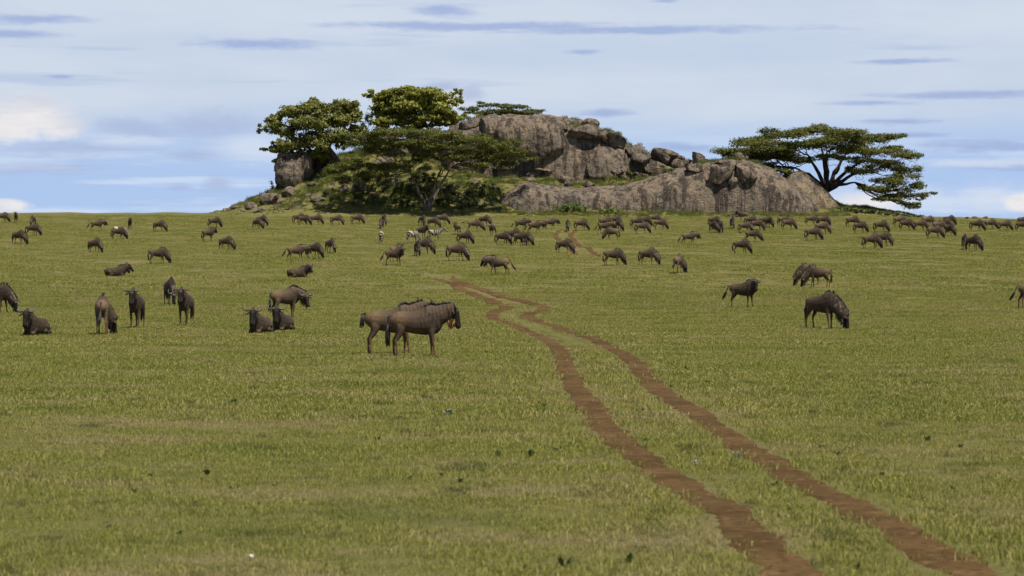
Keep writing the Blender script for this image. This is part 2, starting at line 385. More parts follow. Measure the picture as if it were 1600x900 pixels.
def scatter(name, P, protos, scl, label):
    me = bpy.data.meshes.new(name); me.vertices.add(len(P)); me.vertices.foreach_set('co', np.asarray(P, np.float32).ravel())
    a = me.attributes.new('size', 'FLOAT', 'POINT'); a.data.foreach_set('value', np.asarray(scl, np.float32))
    a = me.attributes.new('spin', 'FLOAT', 'POINT'); a.data.foreach_set('value', rng.uniform(0, 6.283, len(P)).astype(np.float32))
    a = me.attributes.new('which', 'INT', 'POINT'); a.data.foreach_set('value', rng.integers(0, len(protos), len(P)).astype(np.int32))
    o = obj(name, me); kind(o, 'stuff', label, 'grass')
    ng = bpy.data.node_groups.new(name, 'GeometryNodeTree')
    ng.interface.new_socket('Geometry', in_out='INPUT', socket_type='NodeSocketGeometry'); ng.interface.new_socket('Geometry', in_out='OUTPUT', socket_type='NodeSocketGeometry')
    T = NT(ng); gi = T.node('NodeGroupInput'); go = T.node('NodeGroupOutput')
    gti = T.node('GeometryNodeGeometryToInstance')
    for p in reversed(protos):
        oi = T.node('GeometryNodeObjectInfo', {'Object': p}); T.l.new(oi.outputs['Geometry'], gti.inputs[0])
    def attr(n, ty): return T.node('GeometryNodeInputNamedAttribute', {'Name': n}, data_type=ty).outputs[0]
    rot = T.node('ShaderNodeCombineXYZ', {2: attr('spin', 'FLOAT')})
    iop = T.node('GeometryNodeInstanceOnPoints', {'Points': gi.outputs[0], 'Instance': gti.outputs[0], 'Pick Instance': True, 'Instance Index': attr('which', 'INT'),
                 'Rotation': rot.outputs[0], 'Scale': attr('size', 'FLOAT')})
    T.l.new(iop.outputs[0], go.inputs[0])
    md = o.modifiers.new('scatter', 'NODES'); md.node_group = ng
    return o
def sample_strip(y0, y1, dens, spread=.27, pad=4.):
    n = int(dens*(y1-y0)*((y0+y1)*spread+2*pad)); Y = rng.uniform(y0, y1, n*2); wmax = y1*spread+pad
    X = rng.uniform(-wmax, wmax, n*2); k = np.abs(X) < Y*spread+pad; return X[k][:n], Y[k][:n]
def lush(X, Y):            # patchiness of height
    v = np.sin(X*.55+Y*.21)+np.sin(X*.23-Y*.37+2)+np.sin(X*1.3+Y*.9+1)+np.sin(Y*1.7-X*.6)
    return v/4
for (y0, y1, dens, nb, rad, h0, h1, w0, nm) in ((15, 40, 22., 54, .28, .015, .055, .0045, 'near'), (40, 75, 10., 70, .42, .02, .068, .008, 'mid'), (75, 150, 5.5, 100, .66, .02, .070, .012, 'far')):
    X, Y = sample_strip(y0, y1, dens); d = rut_dist(X, Y)
    k = d > .27+.10*rng.random(len(X))+rad*(.30 if y0 < 40 else .62 if y0 < 75 else .75); X, Y, d = X[k], Y[k], d[k]
    sc = np.clip(.95+.32*lush(X, Y)+rng.normal(0, .15, len(X)), .68, 1.6)*np.where(d < 1.2, 1.15, 1.)
    pr = [clump('short_grass', nb, rad, h0, h1, w0, .75, M['blade'], 31+q) for q in range(4)]
    scatter('short_grass', np.stack([X, Y, terrain(X, Y)], 1), pr, sc, {'near': 'short green and straw grass of the foreground beside the wheel ruts', 'mid': 'short cropped grass around the standing pair of wildebeest', 'far': 'short cropped grass of the middle plain'}[nm])
# fringe of tufts along the ruts and scattered taller tufts
V = []; S = []
for c, hw in RUTS[:2]:
    for q in c[::2]:
        if q[1] > 120: continue
        for _ in range(3):
            sg = rnd.choice((-1, 1)); a = rnd.random()*6.283; r_ = hw*rnd.uniform(1.0, 1.9); x, y = q[0]+sg*r_, q[1]+rnd.uniform(-.2, .2)
            V.append((x, y)); S.append(rnd.uniform(.35, .8))
V = np.array(V); S = np.array(S)
d = rut_dist(V[:, 0], V[:, 1]); k = d > .27; V, S = V[k], S[k]
pr = [clump('tuft', 22, .09, .05, .15, .004, .8, M['blade'], 71+q) for q in range(3)]
scatter('tufted_grass', np.stack([V[:, 0], V[:, 1], terrain(V[:, 0], V[:, 1])], 1), pr, S, 'ragged grass tufts fringing the wheel ruts')
X, Y = sample_strip(17, 120, .9); k = (rut_dist(X, Y) > .5) & (lush(X, Y)+rng.normal(0, .3, len(X)) > .25); X, Y = X[k], Y[k]
scatter('tufted_grass', np.stack([X, Y, terrain(X, Y)], 1), pr, rng.uniform(.5, 1.25, len(X)), 'taller loose grass tufts standing out of the sward')
X, Y = sample_strip(150, 392, 2.2, .245, 5.); k = rut_dist(X, Y) > .75; X, Y = X[k], Y[k]
pr = [clump('far_tuft', 80, .85, .02, .07, .018, .9, M['blade'], 91+q) for q in range(3)]
scatter('short_grass', np.stack([X, Y, terrain(X, Y)], 1), pr, np.clip(.95+.5*lush(X*.4, Y*.4)+rng.normal(0, .15, len(X)), .55, 1.6), 'short grass of the far plain under the herd')
# ------------------------------------------------------------------ grassy mound under the rocks
MC = np.array([280, 320, 350, 380, 420, 460, 500, 540, 600, 660, 720, 780, 840, 900, 960, 1020, 1080, 1140, 1200, 1260, 1320, 1360, 1400, 1440, 1500.])
MR = np.array([382, 390, 395, 400, 406, 413, 422, 434, 448, 470.])
MH = np.array([
 [0]*25,
 [0, 0, 0, .3, .7, .9, .9, .9, .9, .9, .8, .6, .5, .5, .4, .4, .4, .4, .4, .3, .3, .2, .1, 0, 0],
 [0, 0, .2, .9, 1.7, 2.2, 2.4, 2.6, 2.6, 2.6, 2.4, 2.3, 2.3, 2.3, 2.3, 2.4, 2.5, 2.5, 1.8, .8, .7, .5, .3, .1, 0],
 [0, .1, .4, 1.3, 2.6, 3.4, 3.9, 4.4, 4.6, 4.6, 4.5, 4.4, 4.3, 4.2, 4.2, 4.4, 4.6, 5, 4, 1.8, 1.0, .8, .5, .2, 0],
 [0, .1, .4, 1.4, 3.0, 4.3, 5.2, 6.0, 6.6, 6.7, 6.0, 5.4, 5.1, 4.9, 4.9, 5.2, 5.8, 6.5, 5.6, 3.0, 1.2, .9, .6, .2, 0],
 [0, .1, .4, 1.4, 3.1, 5.0, 6.6, 7.8, 9.0, 9.0, 7.8, 6.4, 6.1, 5.8, 5.9, 6.6, 7.0, 7.0, 5.6, 3.4, 1.2, .9, .6, .2, 0],
 [0, .1, .3, 1.2, 3.0, 5.2, 7.6, 9.4, 11., 11.2, 10., 9., 8.5, 8., 8., 8., 7.6, 6.8, 5., 3., 1., .7, .4, .1, 0],
 [0, 0, .2, .8, 2.4, 4.6, 7.4, 10., 12., 12.2, 12., 11.5, 11.2, 10.5, 9.5, 8.4, 7.2, 6., 4., 2., .6, .4, .2, 0, 0],
 [0, 0, 0, .3, 1., 2.2, 4., 6., 8., 8.5, 9., 9., 8.5, 8., 7., 6., 5., 4., 2.5, 1., .2, .1, 0, 0, 0],
 [0]*25], float)
def mound_h(X, Y):
    px = PXC+FPX*np.asarray(X, float)/np.asarray(Y, float); Y = np.asarray(Y, float)
    i = np.clip(np.searchsorted(MC, px)-1, 0, len(MC)-2); j = np.clip(np.searchsorted(MR, Y)-1, 0, len(MR)-2)
    u = sstep((px-MC[i])/(MC[i+1]-MC[i]))*.5+np.clip((px-MC[i])/(MC[i+1]-MC[i]), 0, 1)*.5; v = np.clip((Y-MR[j])/(MR[j+1]-MR[j]), 0, 1)
    return MH[j, i]*(1-u)*(1-v)+MH[j, i+1]*u*(1-v)+MH[j+1, i]*(1-u)*v+MH[j+1, i+1]*u*v
def mound(X, Y):
    h = mound_h(X, Y); bump = .22*np.sin(X*1.1+Y*.7)+.18*np.sin(X*.6-Y*1.3+2)+.12*np.sin(X*2.3+Y*1.9)
    return terrain(X, Y)+h+bump*np.clip(h/1.5, 0, 1)-.34*(1-sstep(h/.35))-.02
mx = np.arange(-58, 76, .7); my = np.arange(381, 472, .7)
XX, YY = np.meshgrid(mx, my); ZZ = mound(XX, YY)
MV = np.stack([XX, YY, ZZ], -1).reshape(-1, 3); MF = grid_faces(len(my), len(mx))
o = obj('hillside', mesh_np('hillside', MV, MF, M['ground'], True)); kind(o, 'structure', 'grassy hillside that carries the granite outcrop', 'hill')
BV = [BVHTree.FromPolygons([tuple(v) for v in MV], [tuple(int(q) for q in f) for f in MF])]
def rhit(px, py, maxY=470):
    """where the sight line through a photo pixel meets hillside or rock already built"""
    a, b = pray(px, py); o_ = Vector((0, 0, CAMH)); d = Vector((a, 1, b)).normalized(); best = None
    for B in BV:
        h = B.ray_cast(o_, d)
        if h[0] is not None and (best is None or h[0].y < best.y): best = h[0]
    g = ghit(px, py)
    if g.y < 438 and (best is None or g.y < best.y): best = g
    return best
def surf_z(x, y):
    z = max(tz(x, y), float(mound(np.array(x), np.array(y))))
    for B in BV[1:]:
        h = B.ray_cast(Vector((x, y, 60)), Vector((0, 0, -1)))
        if h[0] is not None: z = max(z, h[0].z)
    return z

# ------------------------------------------------------------------ granite masses
def fbm(p, s, o=4):
    v = 0; a = 1.
    for k in range(o): v += a*noise.noise(p*s+Vector((k*7.1, k*3.3, k*5.7))); s *= 2.1; a *= .5
    return v
def rock_mass(name, outline, Yc, D, base_drop, m, label, seed, pfront=.55, joint=9., jdir=(1, .25, .8), depth=.45, amp=.55, du=.28, nv=84):
    ox = np.array([p[0] for p in outline], float); oy = np.array([p[1] for p in outline], float)
    P0 = at(ox[0], 330, Yc); P1 = at(ox[-1], 330, Yc); X = np.arange(P0.x, P1.x, du); n = len(X)
    px = PXC+FPX*X/Yc; topz = CAMH+Yc*(HOR-np.interp(px, ox, oy))/FPX
    ker = np.hanning(9); ker /= ker.sum(); topz = np.convolve(np.pad(topz, 4, mode='edge'), ker, 'valid')
    V = []; sv = Vector((seed*3.7, seed*1.9, seed*.7))
    for i in range(n):
        zb = min(surf0(X[i], Yc-D), surf0(X[i], Yc))-base_drop; H = max(topz[i]-zb, .05); e = min(1., (i+.5)/6., (n-i-.5)/6.)**.5
        dd = D*(.35+.65*min(1., H/8.))*e
        for j in range(nv):
            th = math.pi*j/(nv-1); c, s_ = math.cos(th), math.sin(th)
            y = Yc-dd*math.copysign(abs(c)**.75, c); z = zb+H*s_**pfront
            p = Vector((X[i], y, z)); q = p+sv
            nrm = Vector((0, -c, s_*.8)).normalized()
            dsp = amp*fbm(q, .16, 4)+.10*fbm(q, 1.1, 3)
            qq = Vector((q.x*jdir[0]+q.z*.55, q.y*jdir[1], q.z*jdir[2]-q.x*.25))/joint
            dist, _ = noise.voronoi(qq+Vector((.12*noise.noise(q*.4), 0, .12*noise.noise(q*.4+Vector((9, 0, 0))))))
            g = dist[1]-dist[0]
            if g < .10: dsp -= depth*(1-g/.10)**.7
            dsp += .35*noise.cell(qq*1.0)*depth if joint < 8 else 0
            V.append(p+nrm*dsp*min(1., .25+s_*1.2))
    F = grid_faces(n, nv)[:, ::-1]
    me = mesh_np(name, [tuple(v) for v in V], F, m, True); o = obj(name, me); tag(o, label, 'rock')
    BV.append(BVHTree.FromPolygons([tuple(v) for v in V], [tuple(int(q) for q in f) for f in F]))
    return o
def surf0(x, y): return max(tz(x, y), float(mound(np.array(x), np.array(y))))
rock_mass('granite_dome', [(688, 214), (700, 203), (725, 192), (745, 186), (765, 182), (800, 181), (855, 182), (885, 186), (915, 194), (940, 205), (965, 219), (990, 232), (1020, 242), (1060, 250), (1100, 262), (1130, 275)],
          418, 9.5, 1.5, M['granite'], 'huge weathered granite dome crowning the outcrop behind the grassy ledge', 3, .50, 8.5, (1, .3, .9), .55, .6)
rock_mass('granite_slope', [(1205, 300), (1215, 282), (1235, 268), (1255, 270), (1270, 282), (1290, 298), (1305, 315), (1318, 334)], 403, 8, 1., M['granite_warm'],
          'orange-tan smooth granite flank sloping down beneath the lone leaning acacia', 8, .6, 14., (1, .3, .5), .2, .35)
rock_mass('granite_slab', [(765, 334), (780, 312), (800, 294), (820, 287), (850, 289), (900, 294), (940, 295), (975, 290), (1005, 281), (1040, 270), (1070, 262), (1105, 255), (1150, 250), (1180, 254), (1200, 262), (1220, 275), (1245, 294), (1270, 316), (1290, 336)],
          397, 7.5, 1.2, M['granite'], 'long low bare granite slab with dark run-off stains at the foot of the outcrop', 5, .52, 15., (1, .3, .55), .30, .5)

# ------------------------------------------------------------------ boulders
def boulder_mesh(name, w, d, h, seed, cuts, m, sub=4, rough=.08):
    r = random.Random(seed); bm = bmesh.new(); bmesh.ops.create_icosphere(bm, subdivisions=sub, radius=1.)
    planes = []
    for _ in range(cuts):
        n = Vector((r.gauss(0, 1), r.gauss(0, 1), r.gauss(0, .8))).normalized(); planes.append((n, r.uniform(.52, .80)))
    for v in bm.verts:
        p = v.co.copy(); p = Vector([math.copysign(abs(q)**(.8 if cuts < 5 else .62 if cuts < 8 else .48), q) for q in p])
        for n, k in planes:
            e = p.dot(n)-k
            if e > 0: p -= n*e*.94
        p += p.normalized()*(rough*1.4*noise.noise(p*1.6+Vector((seed*1.7, 0, 0)))+rough*.7*noise.noise(p*4.5+Vector((0, seed, 0)))+rough*.3*noise.noise(p*11))
        v.co = Vector((p.x*w/2, p.y*d/2, p.z*h/2))
    zs = [v.co.z for v in bm.verts]; xs_ = [v.co.x for v in bm.verts]
    fz = h/(max(zs)-min(zs)); fx = w/(max(xs_)-min(xs_)); z0 = min(zs)
    for v in bm.verts: v.co.z = (v.co.z-z0)*fz; v.co.x *= fx
    me = bpy.data.meshes.new(name); bm.to_mesh(me); bm.free(); me.materials.append(m)
    me.polygons.foreach_set('use_smooth', np.ones(len(me.polygons), bool))
    if hasattr(me, 'set_sharp_from_angle'): me.set_sharp_from_angle(angle=R(32))
    return me
bseed = [100]
def boulder(px, pb, w, h, label, group=None, Y=None, cuts=6, tilt=0., m='granite', dk=.85, sub=4, sink=.12, name='boulder', track=False, out=0.):
    """px, pb: photo pixel of its foot; w, h: its apparent size in photo pixels"""
    bseed[0] += 1
    p = rhit(px, pb) if Y is None else at(px, pb, Y)
    if p is None: p = at(px, pb, 405)
    k = p.y/FPX; W_, H_ = w*k, h*k
    me = boulder_mesh(name, W_, W_*dk, H_*(1+sink), bseed[0], cuts, M[m], sub)
    o = obj(name, me); o.location = (p.x, p.y+W_*dk*(.22-out), p.z-H_*sink); o.rotation_euler = (rnd.uniform(-.08, .08), R(tilt), rnd.uniform(-.3, .3))
    tag(o, label, 'boulder', group)
    if track:
        bpy.context.view_layer.update()
        BV.append(BVHTree.FromPolygons([tuple(o.matrix_basis @ v.co) for v in me.vertices], [tuple(f.vertices) for f in me.polygons]))
    return o
# the great blocks of the dome
boulder(826, 246, 116, 65, 'massive overhanging granite block with a dark gap beneath, on the face of the dome', Y=408.2, cuts=0, tilt=5, dk=.62, sub=5, track=True)
boulder(768, 216, 50, 32, 'cracked upright granite block left of the overhanging block on the dome', Y=409.5, cuts=6, tilt=0, sub=5, track=True)
boulder(740, 203, 38, 17, 'flat-topped granite block lying on a squarer one beside the fig trees', Y=411, cuts=7, tilt=-10)
boulder(737, 218, 32, 18, 'square granite block under a flat-topped one beside the fig trees', Y=410.5, cuts=7)
boulder(706, 214, 24, 18, 'slanting granite slab half hidden behind the front acacia crown', Y=410, cuts=5, tilt=20)
boulder(867, 206, 34, 22, 'dark notched block wedged above the overhang at the dome top', Y=410, cuts=6, tilt=15, track=True)
boulder(909, 217, 54, 26, 'long lens-shaped boulder perched slanting on the dome shoulder', Y=409.5, cuts=4, tilt=16, track=True)
boulder(922, 199, 30, 15, 'rounded boulder behind the lens-shaped one on the dome shoulder', Y=413, cuts=4, tilt=14)
boulder(952, 226, 46, 22, 'slanting slab with grass on its back below the lens-shaped boulder', Y=410.5, cuts=4, tilt=24, track=True)
boulder(935, 277, 33, 44, 'tall pale slab leaning against the foot of the dome', Y=407.5, cuts=6, tilt=-6, dk=.6)
boulder(846, 272, 38, 12, 'low flat rock at the foot of the dome below the overhang', cuts=4)
boulder(990, 249, 44, 26, 'biggest slab of the tumbled pile on the right shoulder of the dome', Y=411, cuts=6, tilt=16, track=True)
for i, (x, y, w, h, tl) in enumerate([(1000, 255, 30, 16, 18), (974, 257, 20, 17, 0), (1034, 252, 40, 21, 12), (1018, 270, 44, 20, 20), (1058, 264, 24, 15, 25), (1048, 247, 22, 12, 10), (1086, 254, 22, 17, 18), (1072, 258, 18, 10, 10), (1098, 256, 16, 9, 8), (1030, 266, 20, 11, 0), (985, 262, 15, 10, 0), (1064, 250, 16, 8, 5)]):
    boulder(x, y, w, h, 'angular granite block in the tumbled pile on the right shoulder of the dome', 'tumbled blocks right of the dome', Y=409+1.2*(i % 3), cuts=7, tilt=tl)
for (x, y, w, h) in [(971, 275, 17, 12), (997, 277, 14, 11), (958, 272, 10, 6), (985, 272, 9, 6), (1008, 277, 10, 6)]:
    boulder(x, y, w, h, 'small boulder in the green hollow between dome and slab', 'boulders in the hollow', cuts=6)
# the broken crown of the low slab
boulder(1117, 289, 34, 33, 'dark angular block split off the crown of the low slab', cuts=8, tilt=16, m='granite_dark', out=.16)
boulder(1134, 279, 22, 27, 'narrow upright block in the broken crown of the low slab', cuts=8, tilt=6, out=.16)
boulder(1146, 291, 16, 15, 'pale cube-like block fallen below the crown of the low slab', cuts=9, m='granite_warm', out=.3)
boulder(1167, 283, 34, 30, 'rounded tan boulder in the broken crown of the low slab', cuts=7, tilt=-10, out=.1)
boulder(1084, 268, 27, 13, 'flat dark slab on the shoulder of the low slab', cuts=6, tilt=-4, out=.1)
boulder(1137, 262, 40, 13, 'flat capping stone above the broken crown of the low slab', cuts=6, out=.1)
boulder(1156, 250, 17, 12, 'small round boulder perched on top of the low slab', cuts=3, Y=396.5)
boulder(1166, 250, 9, 7, 'tiny dark stone beside the perched round boulder', cuts=5, Y=396.8, m='granite_dark')
boulder(1148, 339, 30, 6, 'flat pale rock lying in the grass before the low slab', cuts=4, m='granite_warm')
# ledge stones
for (x, y, w, h, tl) in [(880, 286, 19, 11, 12), (889, 292, 15, 10, 18), (918, 293, 20, 10, 22), (894, 283, 9, 6, 0), (831, 283, 18, 6, 0), (825, 274, 9, 5, 0)]:
    boulder(x, y, w, h, 'loose tan stone on the grassy ledge above the low slab', 'stones on the ledge', cuts=6, tilt=tl)
# the left slope
boulder(460, 293, 62, 58, 'tall dark weathered rock tower under the left fig tree', Y=405, cuts=4, m='granite_dark', sub=5, track=True)
boulder(520, 262, 40, 40, 'slanting grey rock under the left fig crown', Y=413, cuts=6, tilt=-25)
boulder(450, 308, 21, 17, 'rounded pointed boulder below the rock tower', cuts=5)
boulder(421, 318, 28, 17, 'broad boulder with a shaded hollow under it at the lower left slope', cuts=6)
SLOPE = [(436, 320, 13, 12, 'upright pale boulder touching the broad hollow boulder'), (392, 327, 20, 12, 'pale angular boulder at the bottom edge of the left slope'), (402, 332, 14, 8, 'low grey boulder in front of the pale angular one at the slope foot'),
 (497, 316, 25, 10, 'long flat-topped boulder beside the dark acacia shade'), (490, 293, 19, 8, 'flat boulder in the grass high beside the rock tower'), (538, 299, 19, 11, 'warm-toned boulder at the upper edge of the acacia shade'), (367, 326, 14, 5, 'flat pale rock on the skyline at the tail of the slope'),
 (352, 330, 10, 5, 'outermost little pale rock at the tail of the slope'), (465, 317, 12, 6, 'flattish boulder half way between broad and long flat-topped boulders'), (481, 308, 10, 6, 'small boulder above the long flat-topped one'), (511, 303, 11, 6, 'small twin-lobed boulder behind the long flat-topped one')]
for (x, y, w, h, lb) in SLOPE: boulder(x, y, w, h, lb, 'boulders on the left slope', cuts=6, m='granite_warm', sub=3)
for (x, y, w, h) in [(466, 327, 10, 6), (431, 328, 8, 6), (449, 328, 7, 4), (520, 289, 8, 5), (380, 330, 8, 5), (476, 322, 8, 5), (505, 324, 7, 4), (528, 308, 7, 5), (455, 322, 6, 4), (411, 329, 9, 5)]:
    boulder(x, y, w, h, 'fist-like small stone strewn in the grass of the left slope', 'small stones on the left slope', cuts=6, sub=3)
for (x, y, w, h) in [(1511, 341, 7, 3), (1524, 341, 9, 4), (1540, 341, 8, 4)]: boulder(x, y+.6, w, h, 'little rock on the bare crest of the plain', 'rocks on the crest', cuts=6, m='granite_warm', sub=3)
for (x, y, w, h) in [(600, 262, 30, 18), (630, 245, 26, 16), (560, 300, 26, 14), (585, 312, 18, 10), (615, 290, 22, 12), (700, 300, 26, 12), (725, 312, 20, 9), (740, 290, 22, 10), (752, 262, 34, 10), (785, 265, 40, 14), (650, 222, 30, 16), (680, 214, 24, 14), (745, 318, 14, 7), (555, 318, 13, 6), (650, 300, 18, 9), (610, 222, 26, 16)]:
    boulder(x, y, w, h, 'grey boulder in the shade under the wide acacia before the outcrop', 'boulders in the acacia shade', cuts=6)
for (x, y) in [(822, 338), (833, 338), (1180, 340), (1197, 342), (700, 337), (1010, 341), (940, 339)]:
    boulder(x, y, 6, 3, 'small pale stone in the grass at the foot of the outcrop', 'stones at the foot', cuts=5, m='granite_warm', sub=2)

# ------------------------------------------------------------------ trees
def leaves(P, N, L, Wd, tilt):
    """one small two-triangle leaf spray at every point: P points, N preferred normals"""
    n = len(P); a = N+rng.normal(0, tilt, (n, 3)); a /= np.linalg.norm(a, axis=1)[:, None]
    b = np.cross(a, rng.normal(0, 1, (n, 3))); b /= np.linalg.norm(b, axis=1)[:, None]+1e-9; c = np.cross(a, b)
    l = (L*rng.uniform(.6, 1.3, n))[:, None]; w = (Wd*rng.uniform(.6, 1.3, n))[:, None]
    V = np.stack([P-b*l*.5, P+c*w*.5+b*l*.05, P+b*l*.5, P-c*w*.5-b*l*.05], 1).reshape(-1, 3)
    return V, np.arange(4*n).reshape(n, 4)
def pad_points(c, rx, ry, rz, n, flat):
    """points through a crown pad; flat: umbrella pads (dense flat layer, thin below), else leafy balls made of knots"""
    k = max(5, int(n/ (26 if flat else 34))); kc = rng.normal(0, 1, (k, 3)); kc /= np.linalg.norm(kc, axis=1)[:, None]; kc *= rng.uniform(.25, 1., (k, 1))**.5
    if flat: kc[:, 2] = np.where(kc[:, 2] < -.25, -kc[:, 2]*.5, kc[:, 2])
    i = rng.integers(0, k, n); s = np.array([.20, .20, .30]) if flat else np.array([.16, .16, .16])
    q = kc[i]+rng.normal(0, 1, (n, 3))*s
    N = q*np.array([.6, .6, 1.]) + (np.array([0, 0, .9]) if flat else np.array([0, -.15, .35]))
    return np.array(c)+q*np.array([rx, ry, rz]), N
def limb_path(a, b, bow, wig, r, k=9):
    a, b = Vector(a), Vector(b); out = []
    for i in range(k):
        u = i/(k-1); p = a.lerp(b, u); p.z += bow*math.sin(math.pi*u)*(b-a).length
        w = wig*math.sin(math.pi*u); out.append(p+Vector((r.uniform(-w, w), r.uniform(-w, w), r.uniform(-w, w))))
    return out
def tree(name, label, base, pads, flat, leaf, bark, trunk_r, forks, per_m2, L, Wd, tilt, depth_r, cx, copies=2, ry_k=1.0, seed=1, group=None, thin=1.):
    """base: 3D foot; pads: photo-pixel ellipses of the crown; forks: photo-pixel points where main limbs divide"""
    r = random.Random(seed); Yb = base.y; k = Yb/FPX
    root = empty(name, base); tag(root, label, 'tree', group)
    cen = []; AV = []; AF = []; off = 0
    half = max(abs(p[0]-cx)+p[2]*.5 for p in pads)*k
    for (px, py, rx, ry) in pads:
        for c in range(copies):
            room = math.sqrt(max(.05, 1-((px-cx)*k/half)**2))*depth_r
            dy = (r.uniform(-1, 1) if c else r.uniform(-1., -.2))*room
            x2, y2 = (px, py) if c == 0 else (px+r.uniform(-.9, .9)*rx, py+r.uniform(-.75, 1.0)*ry)
            P = at(x2, y2, Yb+dy); q_ = (.88 if flat else 1.0) if c == 0 else r.uniform(.38, .62); a, b, d = rx*k*q_, ry*k*(.85 if c == 0 else r.uniform(.55, .85)), min(rx*k*q_*1.15, depth_r*.6)*ry_k
            n = int(per_m2*(a*d*3.14+a*b*1.5)*thin); q, N = pad_points(P, a*.85, d*.85, b*.85, n, flat)
            V, F = leaves(q-np.array(base), N, L, Wd, tilt); AV.append(V); AF.append(F+off); off += len(V); cen.append((P, b, a, c))
    obj('crown', mesh_np('crown', np.concatenate(AV), np.concatenate(AF), M[leaf]), root)
    mb = MB(); B = Vector((0, 0, 0)); F3 = [at(x, y, Yb+dy)-base for (x, y, dy) in forks]
    for f in F3:
        pth = limb_path(B-Vector((0, 0, .6)), f, .06, trunk_r*.5, r, 8); mb.tube(pth, [trunk_r*(1.2-.88*i/7) for i in range(8)], 9)
    for (P, b, a, ci) in cen:
        tgt = (P-base)+Vector((r.uniform(-.3, .3)*a, 0, -b*.25))
        f = min(F3, key=lambda q: (q-tgt).length+max(0, q.z-tgt.z)*1.5); ln = (tgt-f).length
        r0 = min(trunk_r*.38, .035+ln*.013)
        if ci: f = last; r0 = .045; ln = (tgt-f).length
        else: last = tgt
        pth = limb_path(f, tgt, -.06 if flat else .04, ln*.035, r)
        mb.tube(pth, [r0*(1-.78*i/8) for i in range(9)], 6)
        for _ in range((5 if flat else 3) if ci == 0 else 2):
            s = pth[r.randint(4, 7)]; e = tgt+Vector((r.uniform(-.85, .85)*a, r.uniform(-.7, .7)*a, r.uniform(-.3, .3)*b))
            mb.tube(limb_path(s, e, 0, (e-s).length*.05, r, 5), [r0*.34*(1-.7*i/4) for i in range(5)], 4)
    obj('trunk', mb.mesh('trunk', M[bark]), root)
    return root
ACR = [(1148, 239, 38, 8), (1185, 224, 42, 9), (1228, 212, 46, 10), (1275, 204, 46, 8), (1322, 208, 42, 8), (1362, 219, 32, 8), (1388, 214, 30, 6), (1172, 246, 40, 8), (1215, 236, 40, 10), (1248, 250, 34, 8), (1295, 222, 42, 9), (1330, 232, 42, 8),
       (1298, 246, 28, 6), (1375, 238, 40, 8), (1415, 243, 30, 7), (1390, 256, 34, 8), (1418, 268, 26, 9), (1352, 268, 28, 8), (1392, 284, 34, 9), (1425, 293, 26, 9), (1372, 296, 30, 7), (1408, 308, 28, 8), (1442, 306, 18, 6), (1425, 320, 20, 5), (1385, 312, 20, 5),
       (1190, 258, 30, 6), (1215, 268, 24, 6), (1240, 276, 24, 8), (1355, 252, 30, 6), (1255, 228, 40, 9), (1310, 217, 40, 8), (1200, 234, 40, 8), (1160, 243, 36, 7)]
tree('umbrella_acacia', 'wide leaning umbrella acacia with fanned bare limbs behind the orange-tan granite flank', Vector(at(1292, 292, 409)), ACR, True, 'leaf_acacia', 'bark_dark', .36,
     [(1283, 226, 0), (1292, 236, -2), (1322, 240, 2), (1345, 254, 1), (1350, 268, -1.5), (1336, 285, 0), (1262, 242, -2), (1240, 262, -1), (1312, 262, 2.5)], 25, .50, .17, .65, 12., 1285, 5, 1., 5)
ACF = [(572, 213, 34, 8), (612, 208, 36, 7), (655, 208, 40, 7), (700, 213, 40, 8), (740, 220, 38, 9), (775, 229, 34, 10), (806, 240, 26, 10), (556, 226, 24, 8), (640, 224, 36, 8), (690, 231, 36, 8), (735, 238, 34, 9), (770, 250, 28, 8), (592, 234, 30, 8),
       (520, 268, 24, 8), (545, 259, 28, 8), (570, 274, 28, 8), (602, 260, 30, 8), (640, 256, 22, 6), (533, 280, 18, 6), (796, 256, 18, 6), (600, 222, 30, 8), (712, 246, 26, 6), (745, 258, 22, 5), (668, 244, 26, 6)]
tree('umbrella_acacia', 'broad flat-topped acacia with pale forked trunk before the rocks', Vector(rhit(667, 327)), ACF, True, 'leaf_acacia', 'bark', .27,
     [(665, 300, 0), (648, 282, 1), (684, 276, -1), (640, 268, -2), (705, 262, 1)], 26, .48, .18, .65, 9., 665, 7, 1., 9)
ACB = [(735, 171, 20, 5), (770, 164, 22, 4), (800, 168, 30, 4), (836, 174, 22, 4), (760, 177, 30, 5), (815, 177, 34, 4), (785, 174, 30, 5)]
tree('umbrella_acacia', 'dark flat acacia crown showing above the top of the granite dome', Vector(at(790, 192, 441)), ACB, True, 'leaf_acacia_far', 'bark_dark', .3, [(785, 184, 0), (800, 180, 1), (770, 180, -1)], 24, .48, .18, .65, 6., 790, 4, 1., 12)
FGL = [(428, 190, 20, 12), (455, 174, 26, 12), (495, 166, 30, 11), (538, 163, 24, 10), (445, 203, 26, 13), (480, 190, 34, 16), (522, 186, 34, 16), (428, 233, 20, 6), (452, 226, 24, 13), (487, 222, 30, 14), (524, 212, 30, 14), (466, 246, 24, 9), (498, 242, 22, 9), (550, 184, 16, 14), (440, 252, 14, 6), (560, 205, 18, 12)]
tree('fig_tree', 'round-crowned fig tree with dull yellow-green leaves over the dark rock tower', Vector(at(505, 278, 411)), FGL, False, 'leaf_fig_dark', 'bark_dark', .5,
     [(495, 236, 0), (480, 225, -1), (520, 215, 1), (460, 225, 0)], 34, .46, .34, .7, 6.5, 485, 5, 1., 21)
FGC = [(593, 153, 20, 11), (622, 146, 28, 10), (660, 144, 32, 9), (696, 152, 22, 11), (608, 168, 30, 13), (645, 166, 34, 14), (684, 170, 30, 14), (616, 185, 28, 9), (660, 184, 26, 8), (700, 183, 24, 9), (645, 155, 40, 10), (603, 190, 24, 8), (638, 192, 26, 7), (690, 192, 22, 7)]
